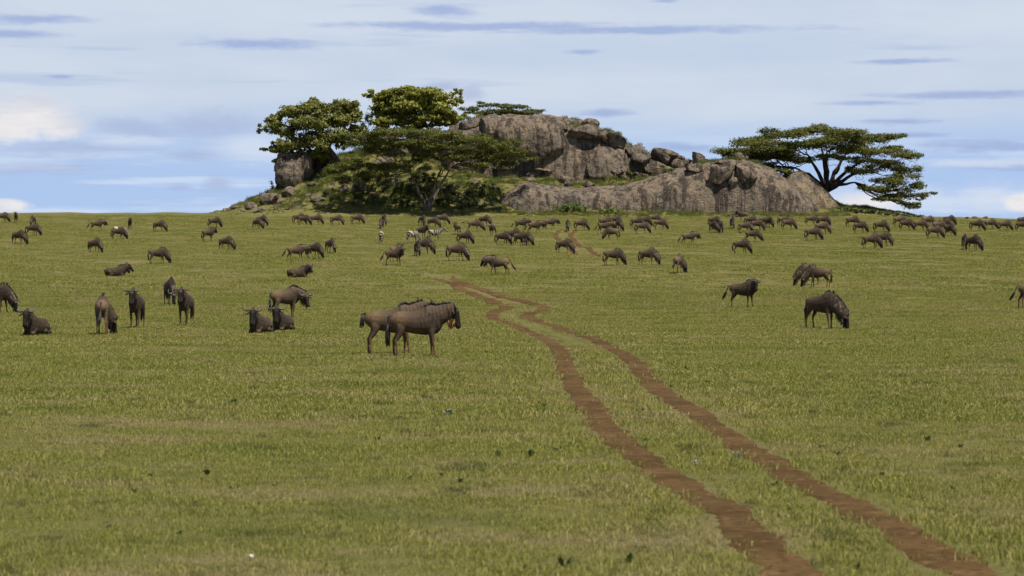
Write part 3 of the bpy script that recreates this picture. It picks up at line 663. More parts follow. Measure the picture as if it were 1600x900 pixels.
tree('fig_tree', 'bright yellow-green domed fig tree highest on the outcrop', Vector(at(645, 216, 419)), FGC, False, 'leaf_fig', 'bark_dark', .5, [(640, 192, 0), (620, 186, -1), (668, 186, 1), (650, 180, 2)], 34, .46, .36, .7, 6.5, 645, 5, 1., 23)
def bush(px, py, rx, ry, leaf, label, group=None, Y=None, dens=16, L=.34, Wd=.22, seed=1, name='bush'):
    """px, py: photo pixel of its foot"""
    r = random.Random(seed+int(px)); p = rhit(px, py) if Y is None else at(px, py, Y)
    k = p.y/FPX; root = empty(name, p); tag(root, label, 'bush', group); AV = []; AF = []; off = 0; mb = MB()
    nl = max(3, int(rx/5))
    for i in range(nl):
        u = (i+.5)/nl*2-1; c = Vector((u*rx*k*.75, r.uniform(-.5, .5)*rx*k*.6, ry*k*(.95-.5*u*u)*r.uniform(.75, 1.1))); a = rx*k*.42; b = ry*k*.75
        q, N = pad_points(c, a, a, b, int(dens*(a*a*3+a*b*4))+30, False); q[:, 2] = np.maximum(q[:, 2], -.05)
        V, F = leaves(q, N, L, Wd, .7); AV.append(V); AF.append(F+off); off += len(V)
        mb.tube(limb_path((u*rx*k*.3, 0, -.2), c, 0, .05, r, 4), [.06, .05, .035, .02], 5)
    obj('foliage', mesh_np('foliage', np.concatenate(AV), np.concatenate(AF), M[leaf]), root); obj('stem', mb.mesh('stem', M['bark_dark']), root)
    return root
bush(893, 330, 30, 8, 'leaf_shrub', 'rounded bright green bush at the foot of the low granite slab')
bush(952, 333, 20, 4, 'leaf_shrub', 'low green bush right of the rounded one at the foot of the slab')
bush(437, 300, 16, 14, 'leaf_dark', 'dark bush at the outer foot of the rock tower', Y=407)
bush(433, 268, 8, 6, 'leaf_dark', 'small dark shrub growing out of the side of the rock tower', Y=407)
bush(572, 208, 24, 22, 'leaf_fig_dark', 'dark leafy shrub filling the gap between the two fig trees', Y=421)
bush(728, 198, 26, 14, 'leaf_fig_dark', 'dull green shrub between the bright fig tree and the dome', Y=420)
bush(752, 188, 14, 7, 'leaf_shrub', 'small grassy shrub on the left edge of the dome top', Y=421)
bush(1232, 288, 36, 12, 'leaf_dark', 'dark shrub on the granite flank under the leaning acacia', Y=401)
bush(1178, 284, 17, 9, 'leaf_shrub', 'bright green shrub beside the broken crown of the low slab', Y=392.5)
for x, y, rx, ry in [(620, 214, 34, 9), (672, 212, 34, 9)]:
    bush(x, y, rx, ry, 'leaf_dark', 'dark undergrowth bush beneath the bright fig tree', 'undergrowth beneath the bright fig', Y=424)
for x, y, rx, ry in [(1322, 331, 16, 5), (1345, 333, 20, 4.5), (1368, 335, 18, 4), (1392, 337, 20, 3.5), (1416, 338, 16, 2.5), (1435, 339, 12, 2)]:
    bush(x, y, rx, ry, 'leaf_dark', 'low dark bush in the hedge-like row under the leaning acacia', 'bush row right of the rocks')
for x, y, rx, ry in [(985, 274, 10, 5), (1012, 270, 12, 5), (1003, 280, 14, 4), (968, 281, 14, 4), (1022, 264, 9, 4), (1045, 268, 10, 4), (945, 280, 12, 3)]:
    bush(x, y, rx, ry, 'leaf_shrub', 'small green shrub in the hollow between dome and slab', 'shrubs in the hollow')
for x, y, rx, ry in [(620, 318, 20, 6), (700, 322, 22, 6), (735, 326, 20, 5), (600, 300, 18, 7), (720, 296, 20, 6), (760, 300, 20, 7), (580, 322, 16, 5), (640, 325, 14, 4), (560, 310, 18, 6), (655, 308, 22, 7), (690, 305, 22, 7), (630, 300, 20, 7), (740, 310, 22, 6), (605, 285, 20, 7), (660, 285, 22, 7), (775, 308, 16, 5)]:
    bush(x, y, rx*1.15, ry*1.5, 'leaf_dark', 'dark shrub in the shade under the wide acacia', 'shrubs in the acacia shade')  # shrubs enlarged and added in dark leaf to deepen the shade here
# tall grass of hillside and ledges
n = 16000; X = rng.uniform(-50, 66, n); Y = rng.uniform(385, 434, n); h = mound_h(X, Y); k = (h > .12); X, Y = X[k], Y[k]
pr = [clump('hill_tuft', 46, .55, .15, .60, .022, .55, M['tall'], 131+q) for q in range(3)]
v = np.sin(X*.5+Y*.8)+np.sin(X*.9-Y*.4+1)
scatter('tall_grass', np.stack([X, Y, mound(X, Y)], 1), pr, np.clip(.75+.28*v+rng.normal(0, .2, len(X)), .25, 1.6)*np.clip(mound_h(X, Y)/1.6, .2, 1), 'tall tufted grass on the slope and ledge of the outcrop')
X = rng.uniform(-4, 51, 900); Y = rng.uniform(385.5, 390.5, 900)
scatter('tall_grass', np.stack([X, Y, np.maximum(terrain(X, Y), mound(X, Y))], 1), pr, rng.uniform(.25, .95, 900), 'taller grass strip along the foot of the low granite slab')
# grass standing on the rocks
V = []
for (x0, x1, dz, nn) in [(940, 985, 6, 60), (1095, 1160, 3, 110), (880, 910, 3, 25), (1170, 1190, 3, 40), (990, 1080, 3, 60)]:
    for _ in range(nn):
        px = rnd.uniform(x0, x1); Yq = rnd.uniform(394, 399) if x0 in (1095, 1170) else rnd.uniform(409, 418); x = (px-800)/FPX*Yq; V.append((x, Yq, surf_z(x, Yq)-.05))
scatter('rock_top_grass', np.array(V), pr, rng.uniform(.5, 1.2, len(V)), 'pale grass growing in the cracks along the rock tops')
# ------------------------------------------------------------------ animals
def bez(a, b, c, d, u): v = 1-u; return a*v**3+b*3*v*v*u+c*3*v*u*u+d*u**3
def animal_mesh(name, chains, colour, voxel=.019):
    mb = MB(); samples = []
    for (tagn, P, rad, ref) in chains:
        mb.tube(P, rad, 14, ref)
        P = [Vector(p) for p in P]
        for i in range(len(P)-1):
            for s in range(4):
                u = s/4; p = P[i].lerp(P[i+1], u); ra = [r if isinstance(r, tuple) else (r, r) for r in (rad[i], rad[i+1])]
                samples.append((*p, (sum(ra[0])*(1-u)+sum(ra[1])*u)/2, tagn, (i+u)/(len(P)-1)))
    me = bpy.data.meshes.new(name); me.from_pydata(mb.V, [], mb.F)
    bm = bmesh.new(); bm.from_mesh(me); bmesh.ops.recalc_face_normals(bm, faces=bm.faces); bm.to_mesh(me); bm.free()
    tmp = bpy.data.objects.new('tmp', me); COL.objects.link(tmp)
    md = tmp.modifiers.new('r', 'REMESH'); md.mode = 'VOXEL'; md.voxel_size = voxel; md.use_smooth_shade = True
    sm = tmp.modifiers.new('s', 'SMOOTH'); sm.iterations = 5; sm.factor = .5
    dg = bpy.context.evaluated_depsgraph_get(); dg.update(); out = bpy.data.meshes.new_from_object(tmp.evaluated_get(dg)); out.name = name
    bpy.data.objects.remove(tmp); bpy.data.meshes.remove(me)
    n = len(out.vertices); co = np.zeros(n*3, np.float32); out.vertices.foreach_get('co', co); co = co.reshape(-1, 3)
    A = np.array([s[:4] for s in samples]); tg = np.array([s[4] for s in samples]); tt = np.array([s[5] for s in samples])
    d = np.linalg.norm(co[:, None, :]-A[None, :, :3], axis=2)/A[None, :, 3]**.8; i = d.argmin(1)
    C = np.ones((n, 4), np.float32); C[:, :3] = colour(co, tg[i], tt[i])
    # soften colour borders a little
    e = np.zeros(len(out.edges)*2, np.int32); out.edges.foreach_get('vertices', e); e = e.reshape(-1, 2)
    for _ in range(1):
        S = np.zeros((n, 3)); K = np.zeros(n); np.add.at(S, e[:, 0], C[e[:, 1], :3]); np.add.at(S, e[:, 1], C[e[:, 0], :3]); np.add.at(K, e[:, 0], 1); np.add.at(K, e[:, 1], 1)
        C[:, :3] = .5*C[:, :3]+.5*S/np.maximum(K, 1)[:, None]
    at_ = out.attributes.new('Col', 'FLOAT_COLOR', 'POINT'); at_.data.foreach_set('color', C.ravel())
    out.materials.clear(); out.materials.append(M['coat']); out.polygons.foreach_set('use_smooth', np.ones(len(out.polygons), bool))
    return out
def lerp3(a, b, k): return np.asarray(a)*(1-k)[:, None]+np.asarray(b)*k[:, None]
def wb_colour(pale):
    def f(co, tg, tt):
        n = len(co); x, y, z = co.T; base = np.array((.082, .059, .042)); C = np.tile(base, (n, 1))
        wob = .9*np.sin(z*9+y*5)+.5*np.sin(z*21+x*3)
        C = lerp3(C, (.160, .108, .066), sstep((-x-.05)/.45)*sstep((z-.62)/.35)*.85)                 # tan hindquarters
        st = sstep((np.sin(x*60+1.3*wob)-.05)/.6)*sstep((x+.02)/.2)*(.62+.38*np.sin(z*13+x*17))
        leg0 = C.copy()
        C = lerp3(C, (.052, .039, .030), sstep((x-.0)/.4)*.55)
        C = np.where((tg == 0)[:, None], lerp3(C, (.022, .021, .017), st*.8), C)
        stn = sstep((np.sin(tt*40+1.2*wob)-.0)/.6)*(.7+.3*np.sin(z*15+x*9))
        C = np.where((tg == 1)[:, None], lerp3(np.tile(np.array((.095, .068, .048)), (n, 1)), (.024, .019, .016), stn*.85), C)
        if pale: C = np.where((tg == 1)[:, None], lerp3(C, (.24, .21, .18), .8*sstep((.05-np.abs(np.abs(y)-.06))/.04)*sstep((np.sin(tt*40)+.7)/.6)*sstep((tt-.12)/.2)*(.0+1.*(z > np.interp(tt, [0, .3, 1], [1.0, .85, .45])))), C)  # sheen of the hair beside the mane, painted into the coat
        hd = lerp3(np.tile(np.array((.085, .050, .030)), (n, 1)), (.018, .015, .013), sstep((tt-.12)/.22)); C = np.where((tg == 2)[:, None], hd, C)
        lf = lerp3(leg0, (.135, .080, .050), sstep((tt-.25)/.3)); lf = lerp3(lf, (.02, .017, .015), sstep((tt-.90)/.06))
        C = np.where((tg >= 3)[:, None], lf, C)
        return C
    return f
def zb_colour(co, tg, tt):
    n = len(co); x, y, z = co.T; wob = .6*np.sin(z*7)
    ph = np.where(tg == 0, x*34+z*12*np.clip(-x, 0, 1)*2, np.where(tg == 1, tt*26, np.where(tg == 2, tt*26, z*40)))+wob
    s = sstep((np.sin(ph)+.35)/.4); C = lerp3(np.tile(np.array((.46, .40, .33)), (n, 1)), (.040, .028, .022), s)
    C = np.where(((tg == 2) & (tt > .75))[:, None], np.array((.05, .04, .035)), C)
    C = np.where((tg >= 3)[:, None], lerp3(C, (.55, .50, .43), sstep((tt-.55)/.3)*.4), C)
    return C
TORSO = [(-.665, 1.08, .94, .05), (-.62, 1.14, .83, .13), (-.50, 1.19, .72, .205), (-.32, 1.195, .665, .235), (-.06, 1.20, .60, .26), (.18, 1.26, .56, .26), (.34, 1.335, .56, .235), (.47, 1.375, .60, .205), (.58, 1.335, .68, .165), (.67, 1.23, .80, .08)]
TORSO_Z = [(-.68, 1.12, .95, .06), (-.62, 1.22, .80, .16), (-.48, 1.27, .70, .235), (-.28, 1.25, .64, .26), (0, 1.22, .585, .27), (.24, 1.23, .60, .255), (.42, 1.27, .66, .21), (.56, 1.23, .76, .15), (.64, 1.14, .86, .07)]
FL = [(.40, .10, .92, .13, .07), (.385, .135, .72, .088, .07), (.375, .14, .58, .060, .055), (.385, .14, .42, .046, .045), (.385, .14, .38, .044, .044), (.385, .14, .25, .028, .026), (.385, .14, .12, .034, .032), (.405, .14, .05, .040, .038), (.415, .14, 0., .046, .042)]
HL = [(-.42, .10, .98, .19, .09), (-.385, .14, .76, .14, .085), (-.44, .145, .60, .082, .062), (-.52, .145, .47, .052, .044), (-.555, .145, .42, .046, .042), (-.55, .145, .27, .030, .027), (-.54, .145, .12, .034, .032), (-.52, .145, .05, .040, .038), (-.51, .145, 0., .046, .042)]
def build_pose(pid, poll, hdir, legs=(0, 0, 0, 0), lying=False, tail='hang', beard='beard_dark', zebra=False, up=None, pale=False):
    """poll, hdir: where the top of the head is and where the nose points; legs: swing of FL, FR, HL, HR"""
    dz = -.61 if lying else 0.
    poll = Vector(poll); d = Vector(hdir).normalized(); ch = []
    T = TORSO_Z if zebra else TORSO
    ch.append((0, [(x, 0, (a+b)/2+dz) for x, a, b, w in T], [(w, (a-b)/2) for x, a, b, w in T], (0, 0, 1)))
    nb = Vector((.40, 0, 1.03+dz)); L = (poll-nb).length; fwd = Vector((1, 0, .15)).normalized() if poll.z > .8+dz else Vector((.8, 0, -.35)).normalized()
    hl = .54; end = poll+d*.10
    c2 = end-((poll-nb).normalized()*.6+d*.25).normalized()*L*.32
    NP = [bez(nb, nb+fwd*L*.38, c2, end, i/7) for i in range(8)]
    r0, r1 = ((.19, .31), (.11, .185)) if not zebra else ((.13, .21), (.075, .12))
    q = lambda i: ((i/7)**1.0)
    ch.append((1, NP, [(r0[0]+(r1[0]-r0[0])*q(i), r0[1]+(r1[1]-r0[1])*q(i)) for i in range(8)], (0, 0, 1)))
    side = Vector((0, 0, 1)).cross(d); side = Vector((0, 1, 0)) if side.length < .15 else side.normalized()
    if abs(d.y) < .05: side = Vector((0, 1, 0))
    back = d.cross(side).normalized()                                # towards the nape / forehead normal
    if up is not None and back.dot(Vector(up)) < 0: back = -back
    HT = [(-.04, .06, .07), (.03, .098, .12), (.12, .104, .138), (.22, .090, .122), (.33, .076, .10), (.44, .074, .086), (.52, .084, .082), (.57, .070, .062), (.59, .035, .035)]
    ch.append((2, [poll+d*t_ for t_, a, b in HT], [(a, b) for t_, a, b in HT], tuple(back)))
    for k, (LG, sg) in enumerate(((FL, 1), (FL, -1), (HL, 1), (HL, -1))):
        tg = 3 if k < 2 else 4
        if lying:
            if k < 2: P = [(.42, .10*sg, .34), (.36, .16*sg, .18), (.46, .17*sg, .10), (.58, .15*sg, .06), (.52, .15*sg, .03), (.40, .14*sg, .02), (.32, .13*sg, .02)]; rr = [(.12, .09), .085, .06, .045, .04, .034, .03]
            else: P = [(-.40, .10*sg, .36), (-.28, .17*sg, .22), (-.20, .21*sg, .14), (-.34, .22*sg, .08), (-.46, .20*sg, .04), (-.30, .22*sg, .02), (-.18, .23*sg, .02)]; rr = [(.18, .12), (.15, .11), .10, .075, .05, .036, .03]
            ch.append((tg, P, rr, (0, 0, 1) if k < 2 else (0, 0, 1)))
        else:
            sw = legs[k]; z0 = LG[0][2]; P = []
            for (x, yy, z, a, b) in LG:
                u = (z0-z)/z0; P.append((x+sw*u, yy*sg, max(z+abs(sw)*.10*u*(1-u), z)))
            ch.append((tg, P, [(b, a) for (_, _, _, a, b) in LG], (1, 0, 0)))
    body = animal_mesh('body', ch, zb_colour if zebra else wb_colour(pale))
    parts = [('body', body)]
    r = random.Random(pid)
    # mane: strands standing on the crest from withers to poll
    mb = MB(); nst = 70
    for i in range(nst):
        u = i/(nst-1)
        if u < .25: p = Vector((.22+u*.9, 0, np.interp(.22+u*.9, [t_[0] for t_ in T], [t_[1] for t_ in T])+dz-.02)); nup = Vector((0, 0, 1)); tan = Vector((1, 0, 0))
        else:
            v = (u-.25)/.75*.93; j = min(6, int(v*7)); f = v*7-j; p = NP[j].lerp(NP[j+1], f); tan = (NP[j+1]-NP[j]).normalized(); sd_ = Vector((0, 0, 1)).cross(tan)
            sd_ = Vector((0, 1, 0)) if sd_.length < .2 else sd_.normalized(); nup = tan.cross(sd_).normalized()
            hh = (r0[1]+(r1[1]-r0[1])*(v**1.0)); p = p+nup*(hh-.03)
            topz = np.interp(p.x, [t_[0] for t_ in T], [t_[1] for t_ in T])+dz
            if p.x < .60 and p.z < topz: p.z = topz-.02
        for _ in range(2):
            ln = (.10 if zebra else .085)*r.uniform(.7, 1.3); sdv = Vector((0, r.uniform(-.6, .6) if not zebra else r.uniform(-.1, .1), 0)); e = p+nup*ln*.9+sdv*ln*.8-tan*ln*r.uniform(.1, .6)
            mb.tube([p-nup*.02, p.lerp(e, .55)+nup*.012, e], [.017, .013, .003], 4, tuple(tan))
    parts.append(('mane', mb.mesh('mane', M['mane_zebra' if zebra else 'hair_black'])))
    # tail
    mb = MB(); b = Vector((-.655, 0, 1.10+dz))
    if lying: P = [b, b+Vector((-.04, .03, -.08)), b+Vector((-.02, .10, -.22)), b+Vector((.04, .17, -.34)), b+Vector((.14, .23, -.42))]
    elif tail == 'hang': P = [b, b+Vector((-.06, 0, -.08)), b+Vector((-.08, .01, -.30)), b+Vector((-.09, .02, -.55)), b+Vector((-.07, .02, -.80))]
    elif tail == 'out': P = [b, b+Vector((-.16, 0, .02)), b+Vector((-.34, 0, -.03)), b+Vector((-.52, 0, -.06)), b+Vector((-.66, 0, -.12))]
    elif tail == 'swish': P = [b, b+Vector((-.10, -.10, -.02)), b+Vector((-.04, -.24, .02)), b+Vector((-.08, -.27, -.14)), b+Vector((-.12, -.27, -.34))]
    else: P = [b, b+Vector((-.10, 0, -.08)), b+Vector((-.19, .01, -.28)), b+Vector((-.30, .03, -.52)), b+Vector((-.46, .05, -.70))]
    mb.tube(P[:4], [.032, .026, .020, .016], 7, (0, 1, 0))
    for i in range(34):
        u = r.uniform(.30, .62) if not zebra else r.uniform(.6, .75); j = int(u*4); s = P[j].lerp(P[j+1], u*4-j); k2 = min(4, j+2); e = P[k2].lerp(P[4], r.uniform(.0, 1.))+Vector((r.uniform(-.06, .06), r.uniform(-.05, .05), r.uniform(-.06, .03)))
        if lying: e.z = max(e.z, .03)
        mid = s.lerp(e, .5)+Vector((r.uniform(-.03, .03), r.uniform(-.03, .03), 0)); mb.tube([s, mid, e], [.014, .018, .003], 4, (0, 1, 0))
    parts.append(('tail', mb.mesh('tail', M['hair_black'])))
    sides = (1, -1)
    for sg in sides:
        if not zebra:
            mb = MB(); o_ = poll+d*.0+back*.03; cv = [(.045, .015, .02), (.11, .035, .03), (.19, .055, .03), (.255, .035, .025), (.285, -.035, .015), (.275, -.115, 0), (.245, -.185, -.02), (.225, -.215, -.03)]
            mb.tube([o_+side*(sg*a)+d*b+back*c for a, b, c in cv], [.046, .040, .034, .029, .024, .018, .010, .003], 8, tuple(back)); parts.append(('horn', mb.mesh('horn', M['horn'])))
        mb = MB(); o_ = poll+d*.05+back*.0
        cv = ([(.07, .02, 0), (.13, .05, -.01), (.20, .085, -.02), (.25, .12, -.025)] if not zebra else [(.05, -.02, .03), (.07, -.08, .035), (.075, -.14, .035), (.07, -.18, .03)])
        mb.tube([o_+side*(sg*a)+d*b+back*c for a, b, c in cv], [(.016, .02), (.014, .045), (.012, .04), (.004, .006)], 8, tuple(back)); parts.append(('ear', mb.mesh('ear', M['ear'])))
        mb = MB(); e_ = poll+d*.14+side*(sg*.082)+back*.045; mb.tube([e_-d*.02, e_-d*.012, e_, e_+d*.012, e_+d*.02], [.004, .015, .019, .015, .004], 8, tuple(back)); parts.append(('eye', mb.mesh('eye', M['eye'])))
    if not zebra:
        mb = MB(); N2 = [NP[4], NP[5], NP[6], NP[7], poll+d*.22, poll+d*.36]; hw = [.19, .165, .14, .125, .10, .075]
        for i in range(90):
            u = r.random()**.8*4.99; j = int(u); p = N2[j].lerp(N2[j+1], u-j); h_ = hw[j]+(hw[j+1]-hw[j])*(u-j); tan = (N2[j+1]-N2[j]).normalized(); dn = -(tan.cross(Vector((0, 0, 1)).cross(tan) if abs(tan.z) < .98 else side)).normalized() if j < 3 else -back
            if dn.length < .1: dn = -back
            s = p+dn*(h_*.75)+Vector((0, r.uniform(-.05, .05), 0)); ln = r.uniform(.13, .27)*(1 if poll.z > .8+dz else .75); e = s+(dn*.35+Vector((0, r.uniform(-.15, .15), -1.)))*ln; e.z = max(e.z, .02); s.z = max(s.z, .03)
            mb.tube([s, s.lerp(e, .5)+dn*.01, e], [.018, .016, .003], 4, (0, 1, 0))
        parts.append(('beard', mb.mesh('beard', M[beard])))
    return parts
UPF = (.6, 0, .8)
POSE = {
 'level': build_pose(1, (.96, 0, 1.30), (.26, 0, -.97), (.02, .10, -.04, .06), beard='beard_tan'),
 'pair': build_pose(2, (.93, .10, 1.36), (.35, .25, -.9), (.0, .12, -.05, .02), tail='swish'),
 'alert': build_pose(3, (.82, 0, 1.40), (.42, 0, -.9), (.02, -.03, .03, -.05)),
 'look': build_pose(4, (.80, -.20, 1.34), (.18, -.42, -.9), (.10, -.06, -.10, .05), tail='flick'),
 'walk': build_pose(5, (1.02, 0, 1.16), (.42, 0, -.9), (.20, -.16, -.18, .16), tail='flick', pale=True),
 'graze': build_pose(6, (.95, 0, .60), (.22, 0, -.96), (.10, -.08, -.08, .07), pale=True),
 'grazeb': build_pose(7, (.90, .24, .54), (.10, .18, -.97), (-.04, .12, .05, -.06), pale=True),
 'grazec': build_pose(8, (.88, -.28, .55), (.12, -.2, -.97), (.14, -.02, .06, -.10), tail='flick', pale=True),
 'grazed': build_pose(9, (1.06, .05, .60), (.50, 0, -.86), (.16, -.12, -.14, .10), tail='out'),
 'lie': build_pose(10, (.84, 0, .78), (.62, 0, -.78), lying=True),
 'liel': build_pose(11, (.74, .22, .80), (.25, .50, -.83), lying=True),
 'lier': build_pose(12, (.74, -.22, .80), (.25, -.50, -.83), lying=True),
 'lief': build_pose(14, (.80, .06, .82), (.42, .12, -.85), lying=True),
 'back': build_pose(13, (.80, -.42, .98), (-.10, -.45, -.75), (.05, -.05, .05, -.05)),
 'z_level': build_pose(20, (.98, 0, 1.44), (.72, 0, -.69), (.06, -.06, -.05, .06), zebra=True),
 'z_graze': build_pose(21, (.98, .1, .50), (.30, 0, -.95), (.06, -.06, -.05, .06), zebra=True),
}
def animal(px, py, yaw, pose, label, group=None, name='wildebeest', sc=1., eyes=True, dY=0.):
    """px, py: photo pixel of the ground under the middle of the animal; yaw 0 faces right, -90 faces the camera"""
    p = ghit(px, py)
    root = empty(name, p, R(yaw), sc); tag(root, label, 'zebra' if name == 'zebra' else 'wildebeest', group)
    # lean with the slope
    for nm, me in POSE[pose]:
        if nm == 'eye' and not eyes: continue
        c = bpy.data.objects.new(nm, me); COL.objects.link(c); c.parent = root
    return root
# the ones near enough to be told apart
animal(650, 558, 2, 'level', 'wildebeest with a tan beard standing in profile in front of its companion')
animal(610, 554.5, 4, 'pair', 'wildebeest half hidden behind the tan-bearded one, black tail over its rump')
animal(57, 524, -108, 'lief', 'wildebeest lying alone with its horned face turned to the camera')
animal(160, 523, 96, 'grazec', 'wildebeest seen from behind, pale rump, grazing away')
animal(214, 513, -94, 'alert', 'wildebeest standing face on with upright horns beside the one showing its rump')
animal(291, 509, -97, 'alert', 'wildebeest standing face on right in front of a grazing one')
animal(265, 476, -70, 'graze', 'wildebeest grazing towards the camera behind a face-on standing one')
animal(-6, 489, -20, 'graze', 'wildebeest cut by the frame, only its head end showing')
animal(407, 521, -108, 'lief', 'lying wildebeest with one foreleg stretched out, of a resting pair')
animal(442, 517, -106, 'lief', 'lying wildebeest directly before a standing one, of a resting pair')
animal(445, 497, 35, 'back', 'wildebeest standing behind the resting pair with lowered turned head')
animal(465, 433.5, 14, 'lier', 'wildebeest lying alone in mid plain, head folded to its side')
animal(180, 432, 10, 'lie', 'pale-backed wildebeest lying in profile near a large grazing one')
animal(246, 412.5, 2, 'graze', 'large pale-backed wildebeest grazing in profile beyond the lying one')
animal(1160, 481, -28, 'look', 'wildebeest standing alone, face turned to the camera, long black tail')
animal(1283, 514, -48, 'grazeb', 'hump-backed wildebeest grazing alone with its muzzle in the grass')
animal(1280, 449, 178, 'graze', 'wildebeest grazing broadside in front of its twin on the right plain')
animal(1266, 446, 205, 'grazec', 'wildebeest grazing half hidden behind its twin on the right plain')
animal(1613, 482, 5, 'look', 'wildebeest cut by the frame, only hindquarters and tail showing')
animal(780, 430.5, 176, 'walk', 'wildebeest trotting in profile just above the bend of the track')
animal(615, 415, -14, 'look', 'dark wildebeest standing with raised horned head in front of another')
animal(618, 408, 60, 'alert', 'wildebeest mostly hidden behind the dark one with raised horned head')
animal(1059, 427, 70, 'grazec', 'tan-rumped wildebeest grazing away, seen from behind')
animal(957, 415, 2, 'graze', 'wildebeest grazing in profile beyond the end of the near track')
animal(1011, 414, -28, 'grazeb', 'dark wildebeest grazing between the tan-rumped one and a profile grazer')
animal(880, 396, -25, 'grazeb', 'wildebeest grazing right beside the far stretch of wheel ruts')
animal(462, 408, 8, 'walk', 'wildebeest walking with raised head, first of a loose trio')
animal(489, 404, -30, 'graze', 'wildebeest grazing in the middle of a loose trio')
animal(515, 395, -55, 'graze', 'wildebeest grazing face on, last of a loose trio')
animal(352, 391, -32, 'grazeb', 'lone dark wildebeest grazing apart on the left plain, head towards the camera side')
animal(147, 395, -35, 'graze', 'dark wildebeest grazing below the zebra and its neighbours')
animal(1076, 382.5, 6, 'walk', 'wildebeest walking alone with head low in front of the granite slab')
animal(1174, 378, 4, 'grazed', 'wildebeest with its tail flung straight out behind')
animal(1157, 397, -18, 'graze', 'wildebeest grazing just below the one with flung-out tail')
# zebras
animal(679, 377, 4, 'z_level', 'zebra standing in profile with raised head among wildebeest', name='zebra')
animal(645, 379, 35, 'z_graze', 'zebra grazing behind the profile zebra, half turned away', name='zebra')
animal(596, 380, 82, 'z_graze', 'lone zebra seen from behind with its head down', name='zebra')
animal(186, 371, 4, 'z_graze', 'zebra mostly hidden behind a brown wildebeest on the left plain', name='zebra')
animal(184, 374, 3, 'graze', 'brown wildebeest walking in front of a zebra on the left plain')
# the far herd: x, y of the feet, yaw, pose
g, b, c_, w, al, dd = 'graze', 'grazeb', 'grazec', 'walk', 'alert', 'grazed'
FAR = [(3, 348, 0, g), (25, 348, -85, al), (52, 354, -100, g), (50, 369, -8, g), (28, 382, -35, b), (151, 361, 5, w), (203, 358, -80, al), (248, 362, -22, b), (334, 356, 20, g), (325, 377, 40, al), (408, 353, -30, g), (401, 358, -45, b),
 (466, 350, 4, g), (474, 352, -6, g), (493, 351, 2, g), (525, 352, -12, b), (557, 350.5, 0, g), (600, 352, -75, g), (596, 358, -95, g), (652, 400, -80, g), (661, 397, -30, b), (712, 408, -20, g), (658, 373, -40, al), (660, 353, -60, c_), (676, 356, -35, b), (690, 351, -12, g),
 (715, 367, 115, al), (725, 382, -15, g), (740, 361.5, 0, dd), (756, 353, -30, b), (770, 369, -110, w), (784, 383, -20, g), (800, 379, -8, g), (812, 384, -30, c_), (821, 384, -60, b), (814, 360, 2, w), (835, 364.5, 2, w), (859, 358, 2, w), (887, 361, -90, g), (907, 360.5, -20, g),
 (945, 357, 0, g), (959, 353, 4, g), (944, 365, 4, w), (966, 361, -70, b), (957, 375, 176, g), (994, 356, 10, g), (1006, 354, 0, g), (1002, 365, -4, g), (1021, 350.5, 6, g), (1031, 359, -12, g), (1115, 355, -30, g), (1114, 364, -70, b), (1123, 364, -45, c_), (1144, 357, -85, g),
 (1162, 346, 178, al), (1172, 354, -20, g), (1163, 364, -8, g), (1182, 361, -10, b), (1195, 354, -10, g), (1201, 356, -60, g), (1223, 353, 15, g), (1231, 359, -4, g), (1267, 352, -6, g), (1284, 366, -15, b), (1269, 376, -4, g), (1331, 355, 8, g), (1343, 364, -4, g), (1375, 363, -2, g),
 (1405, 354, 6, g), (1415, 360, -14, g), (1437, 361, -4, g), (1449, 354, 10, g), (1459, 373, -8, g), (1466, 363, 2, g), (1476, 359, -20, b), (1483, 369, -65, b), (1482, 352, -4, g), (1360, 389, 2, g), (1378, 385, -12, b), (1507, 390, -95, g), (1519, 392, -60, b), (1525, 361, -15, g),
 (1546, 359, 12, dd), (1569, 361, -6, g), (1596, 362, -10, g), (1598, 353, 4, g), (1285, 353, 10, g)]
def where(px, py):
    if px < 440: return 'below the boulder-strewn left slope'
    if px < 590: return 'below the shade of the wide acacia'
    if px < 780: return 'around the zebras'
    if px < 930: return 'near the far wheel ruts'
    if px < 1060: return 'before the middle of the granite slab'
    if px < 1240: return 'before the broken end of the granite slab'
    if px < 1400: return 'below the leaning acacia'
    return 'on the open plain past the leaning acacia'
for (px, py, yaw, ps) in FAR:
    y2 = abs(((yaw+180) % 360)-180)
    act = {'graze': 'grazing', 'grazeb': 'grazing', 'grazec': 'grazing', 'grazed': 'grazing, tail out,', 'walk': 'walking', 'alert': 'standing head up'}[ps]
    view = 'in profile' if y2 < 25 or y2 > 155 else ('half turned' if y2 < 58 else 'end on')
    wh = where(px, py); animal(px, py, yaw+rnd.uniform(-4, 4), ps, f'far wildebeest {act} {view} {wh}', f'far herd {wh}', eyes=False, sc=rnd.uniform(1.02, 1.12))

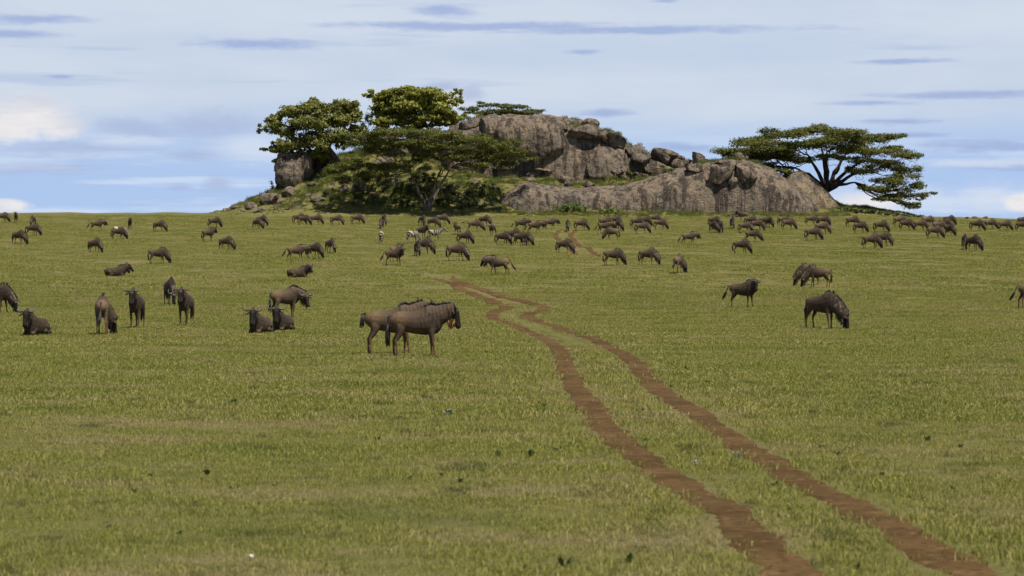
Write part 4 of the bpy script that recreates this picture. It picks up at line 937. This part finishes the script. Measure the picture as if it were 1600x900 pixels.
# ------------------------------------------------------------------ small things on the plain
def weed(px, py, w, h, label, m='weed', group=None, n=14):
    p = ghit(px, py); k = p.y/FPX; mb = MB(); r = random.Random(int(px*7+py)); root = empty('weed', p, r.random()*6.28); tag(root, label, 'plant', group)
    V = []; F = []
    for i in range(n):
        a = r.random()*6.283; q = w*k*.5*r.uniform(.2, 1.); hh = h*k*r.uniform(.5, 1.); c = Vector((math.cos(a)*q*.35, math.sin(a)*q*.35, 0)); e = Vector((math.cos(a)*q, math.sin(a)*q, hh)); s = Vector((-math.sin(a), math.cos(a), 0))*w*k*.09; md = c.lerp(e, .6)+Vector((0, 0, hh*.15)); j = len(V)
        V += [tuple(c-s*.3), tuple(c+s*.3), tuple(md+s), tuple(e), tuple(md-s)]; F += [(j, j+1, j+2, j+4), (j+4, j+2, j+3)]
    me = bpy.data.meshes.new('leaf'); me.from_pydata(V, [], F); me.materials.append(M[m]); obj('leaf', me, root)
    mb.tube([(0, 0, -.02), (0, 0, h*k*.5)], [.008, .004], 5); obj('stem', mb.mesh('stem', M['weed']), root)
weed(703, 648, 28, 10, 'silvery grey-leaved weed in the short grass left of the ruts', 'weed_grey')
weed(778, 714, 24, 12, 'broad-leaved green weed with upcurved leaves left of the ruts')
weed(829, 714, 22, 14, 'broad-leaved green weed with a pale tip nearest the outer rut')
weed(885, 888, 44, 24, 'dark sprawling weed left of the outer rut in the foreground')
weed(1150, 716, 22, 12, 'pale-tipped weed on the grass strip between the ruts', 'weed_grey')
weed(1088, 728, 16, 10, 'small grey weed on the grass strip between the ruts', 'weed_grey')
weed(985, 880, 30, 18, 'small dark weed close to the left edge of the outer rut')
for (x, y) in [(850, 637), (838, 645), (860, 648), (905, 700), (872, 705), (1008, 690), (1000, 645), (1105, 600), (1072, 580), (1380, 745), (1490, 765), (430, 760), (365, 765), (210, 770), (235, 745), (325, 742), (640, 750), (690, 745), (720, 755), (300, 632), (365, 630), (170, 825), (280, 835), (515, 815), (590, 690), (1310, 712), (1285, 700), (1230, 800), (1210, 760), (1300, 870), (1340, 890), (1500, 700), (1450, 690), (820, 890)]:
    weed(x, y, rnd.uniform(14, 26)*(.4+y/1200), rnd.uniform(6, 11)*(.4+y/1200), 'small dark green weed growing in the short grass', group='weeds in the foreground grass', n=12)
def stone(px, py, w, label):
    p = ghit(px, py); k = p.y/FPX*w; me = boulder_mesh('stone', k, k*.8, k*.8, px, 5, M['pale_stone'], 2); o = obj('stone', me); o.location = p+Vector((0, 0, .015)); tag(o, label, 'stone')
stone(392, 877, 9, 'single small white stone in the foreground grass')
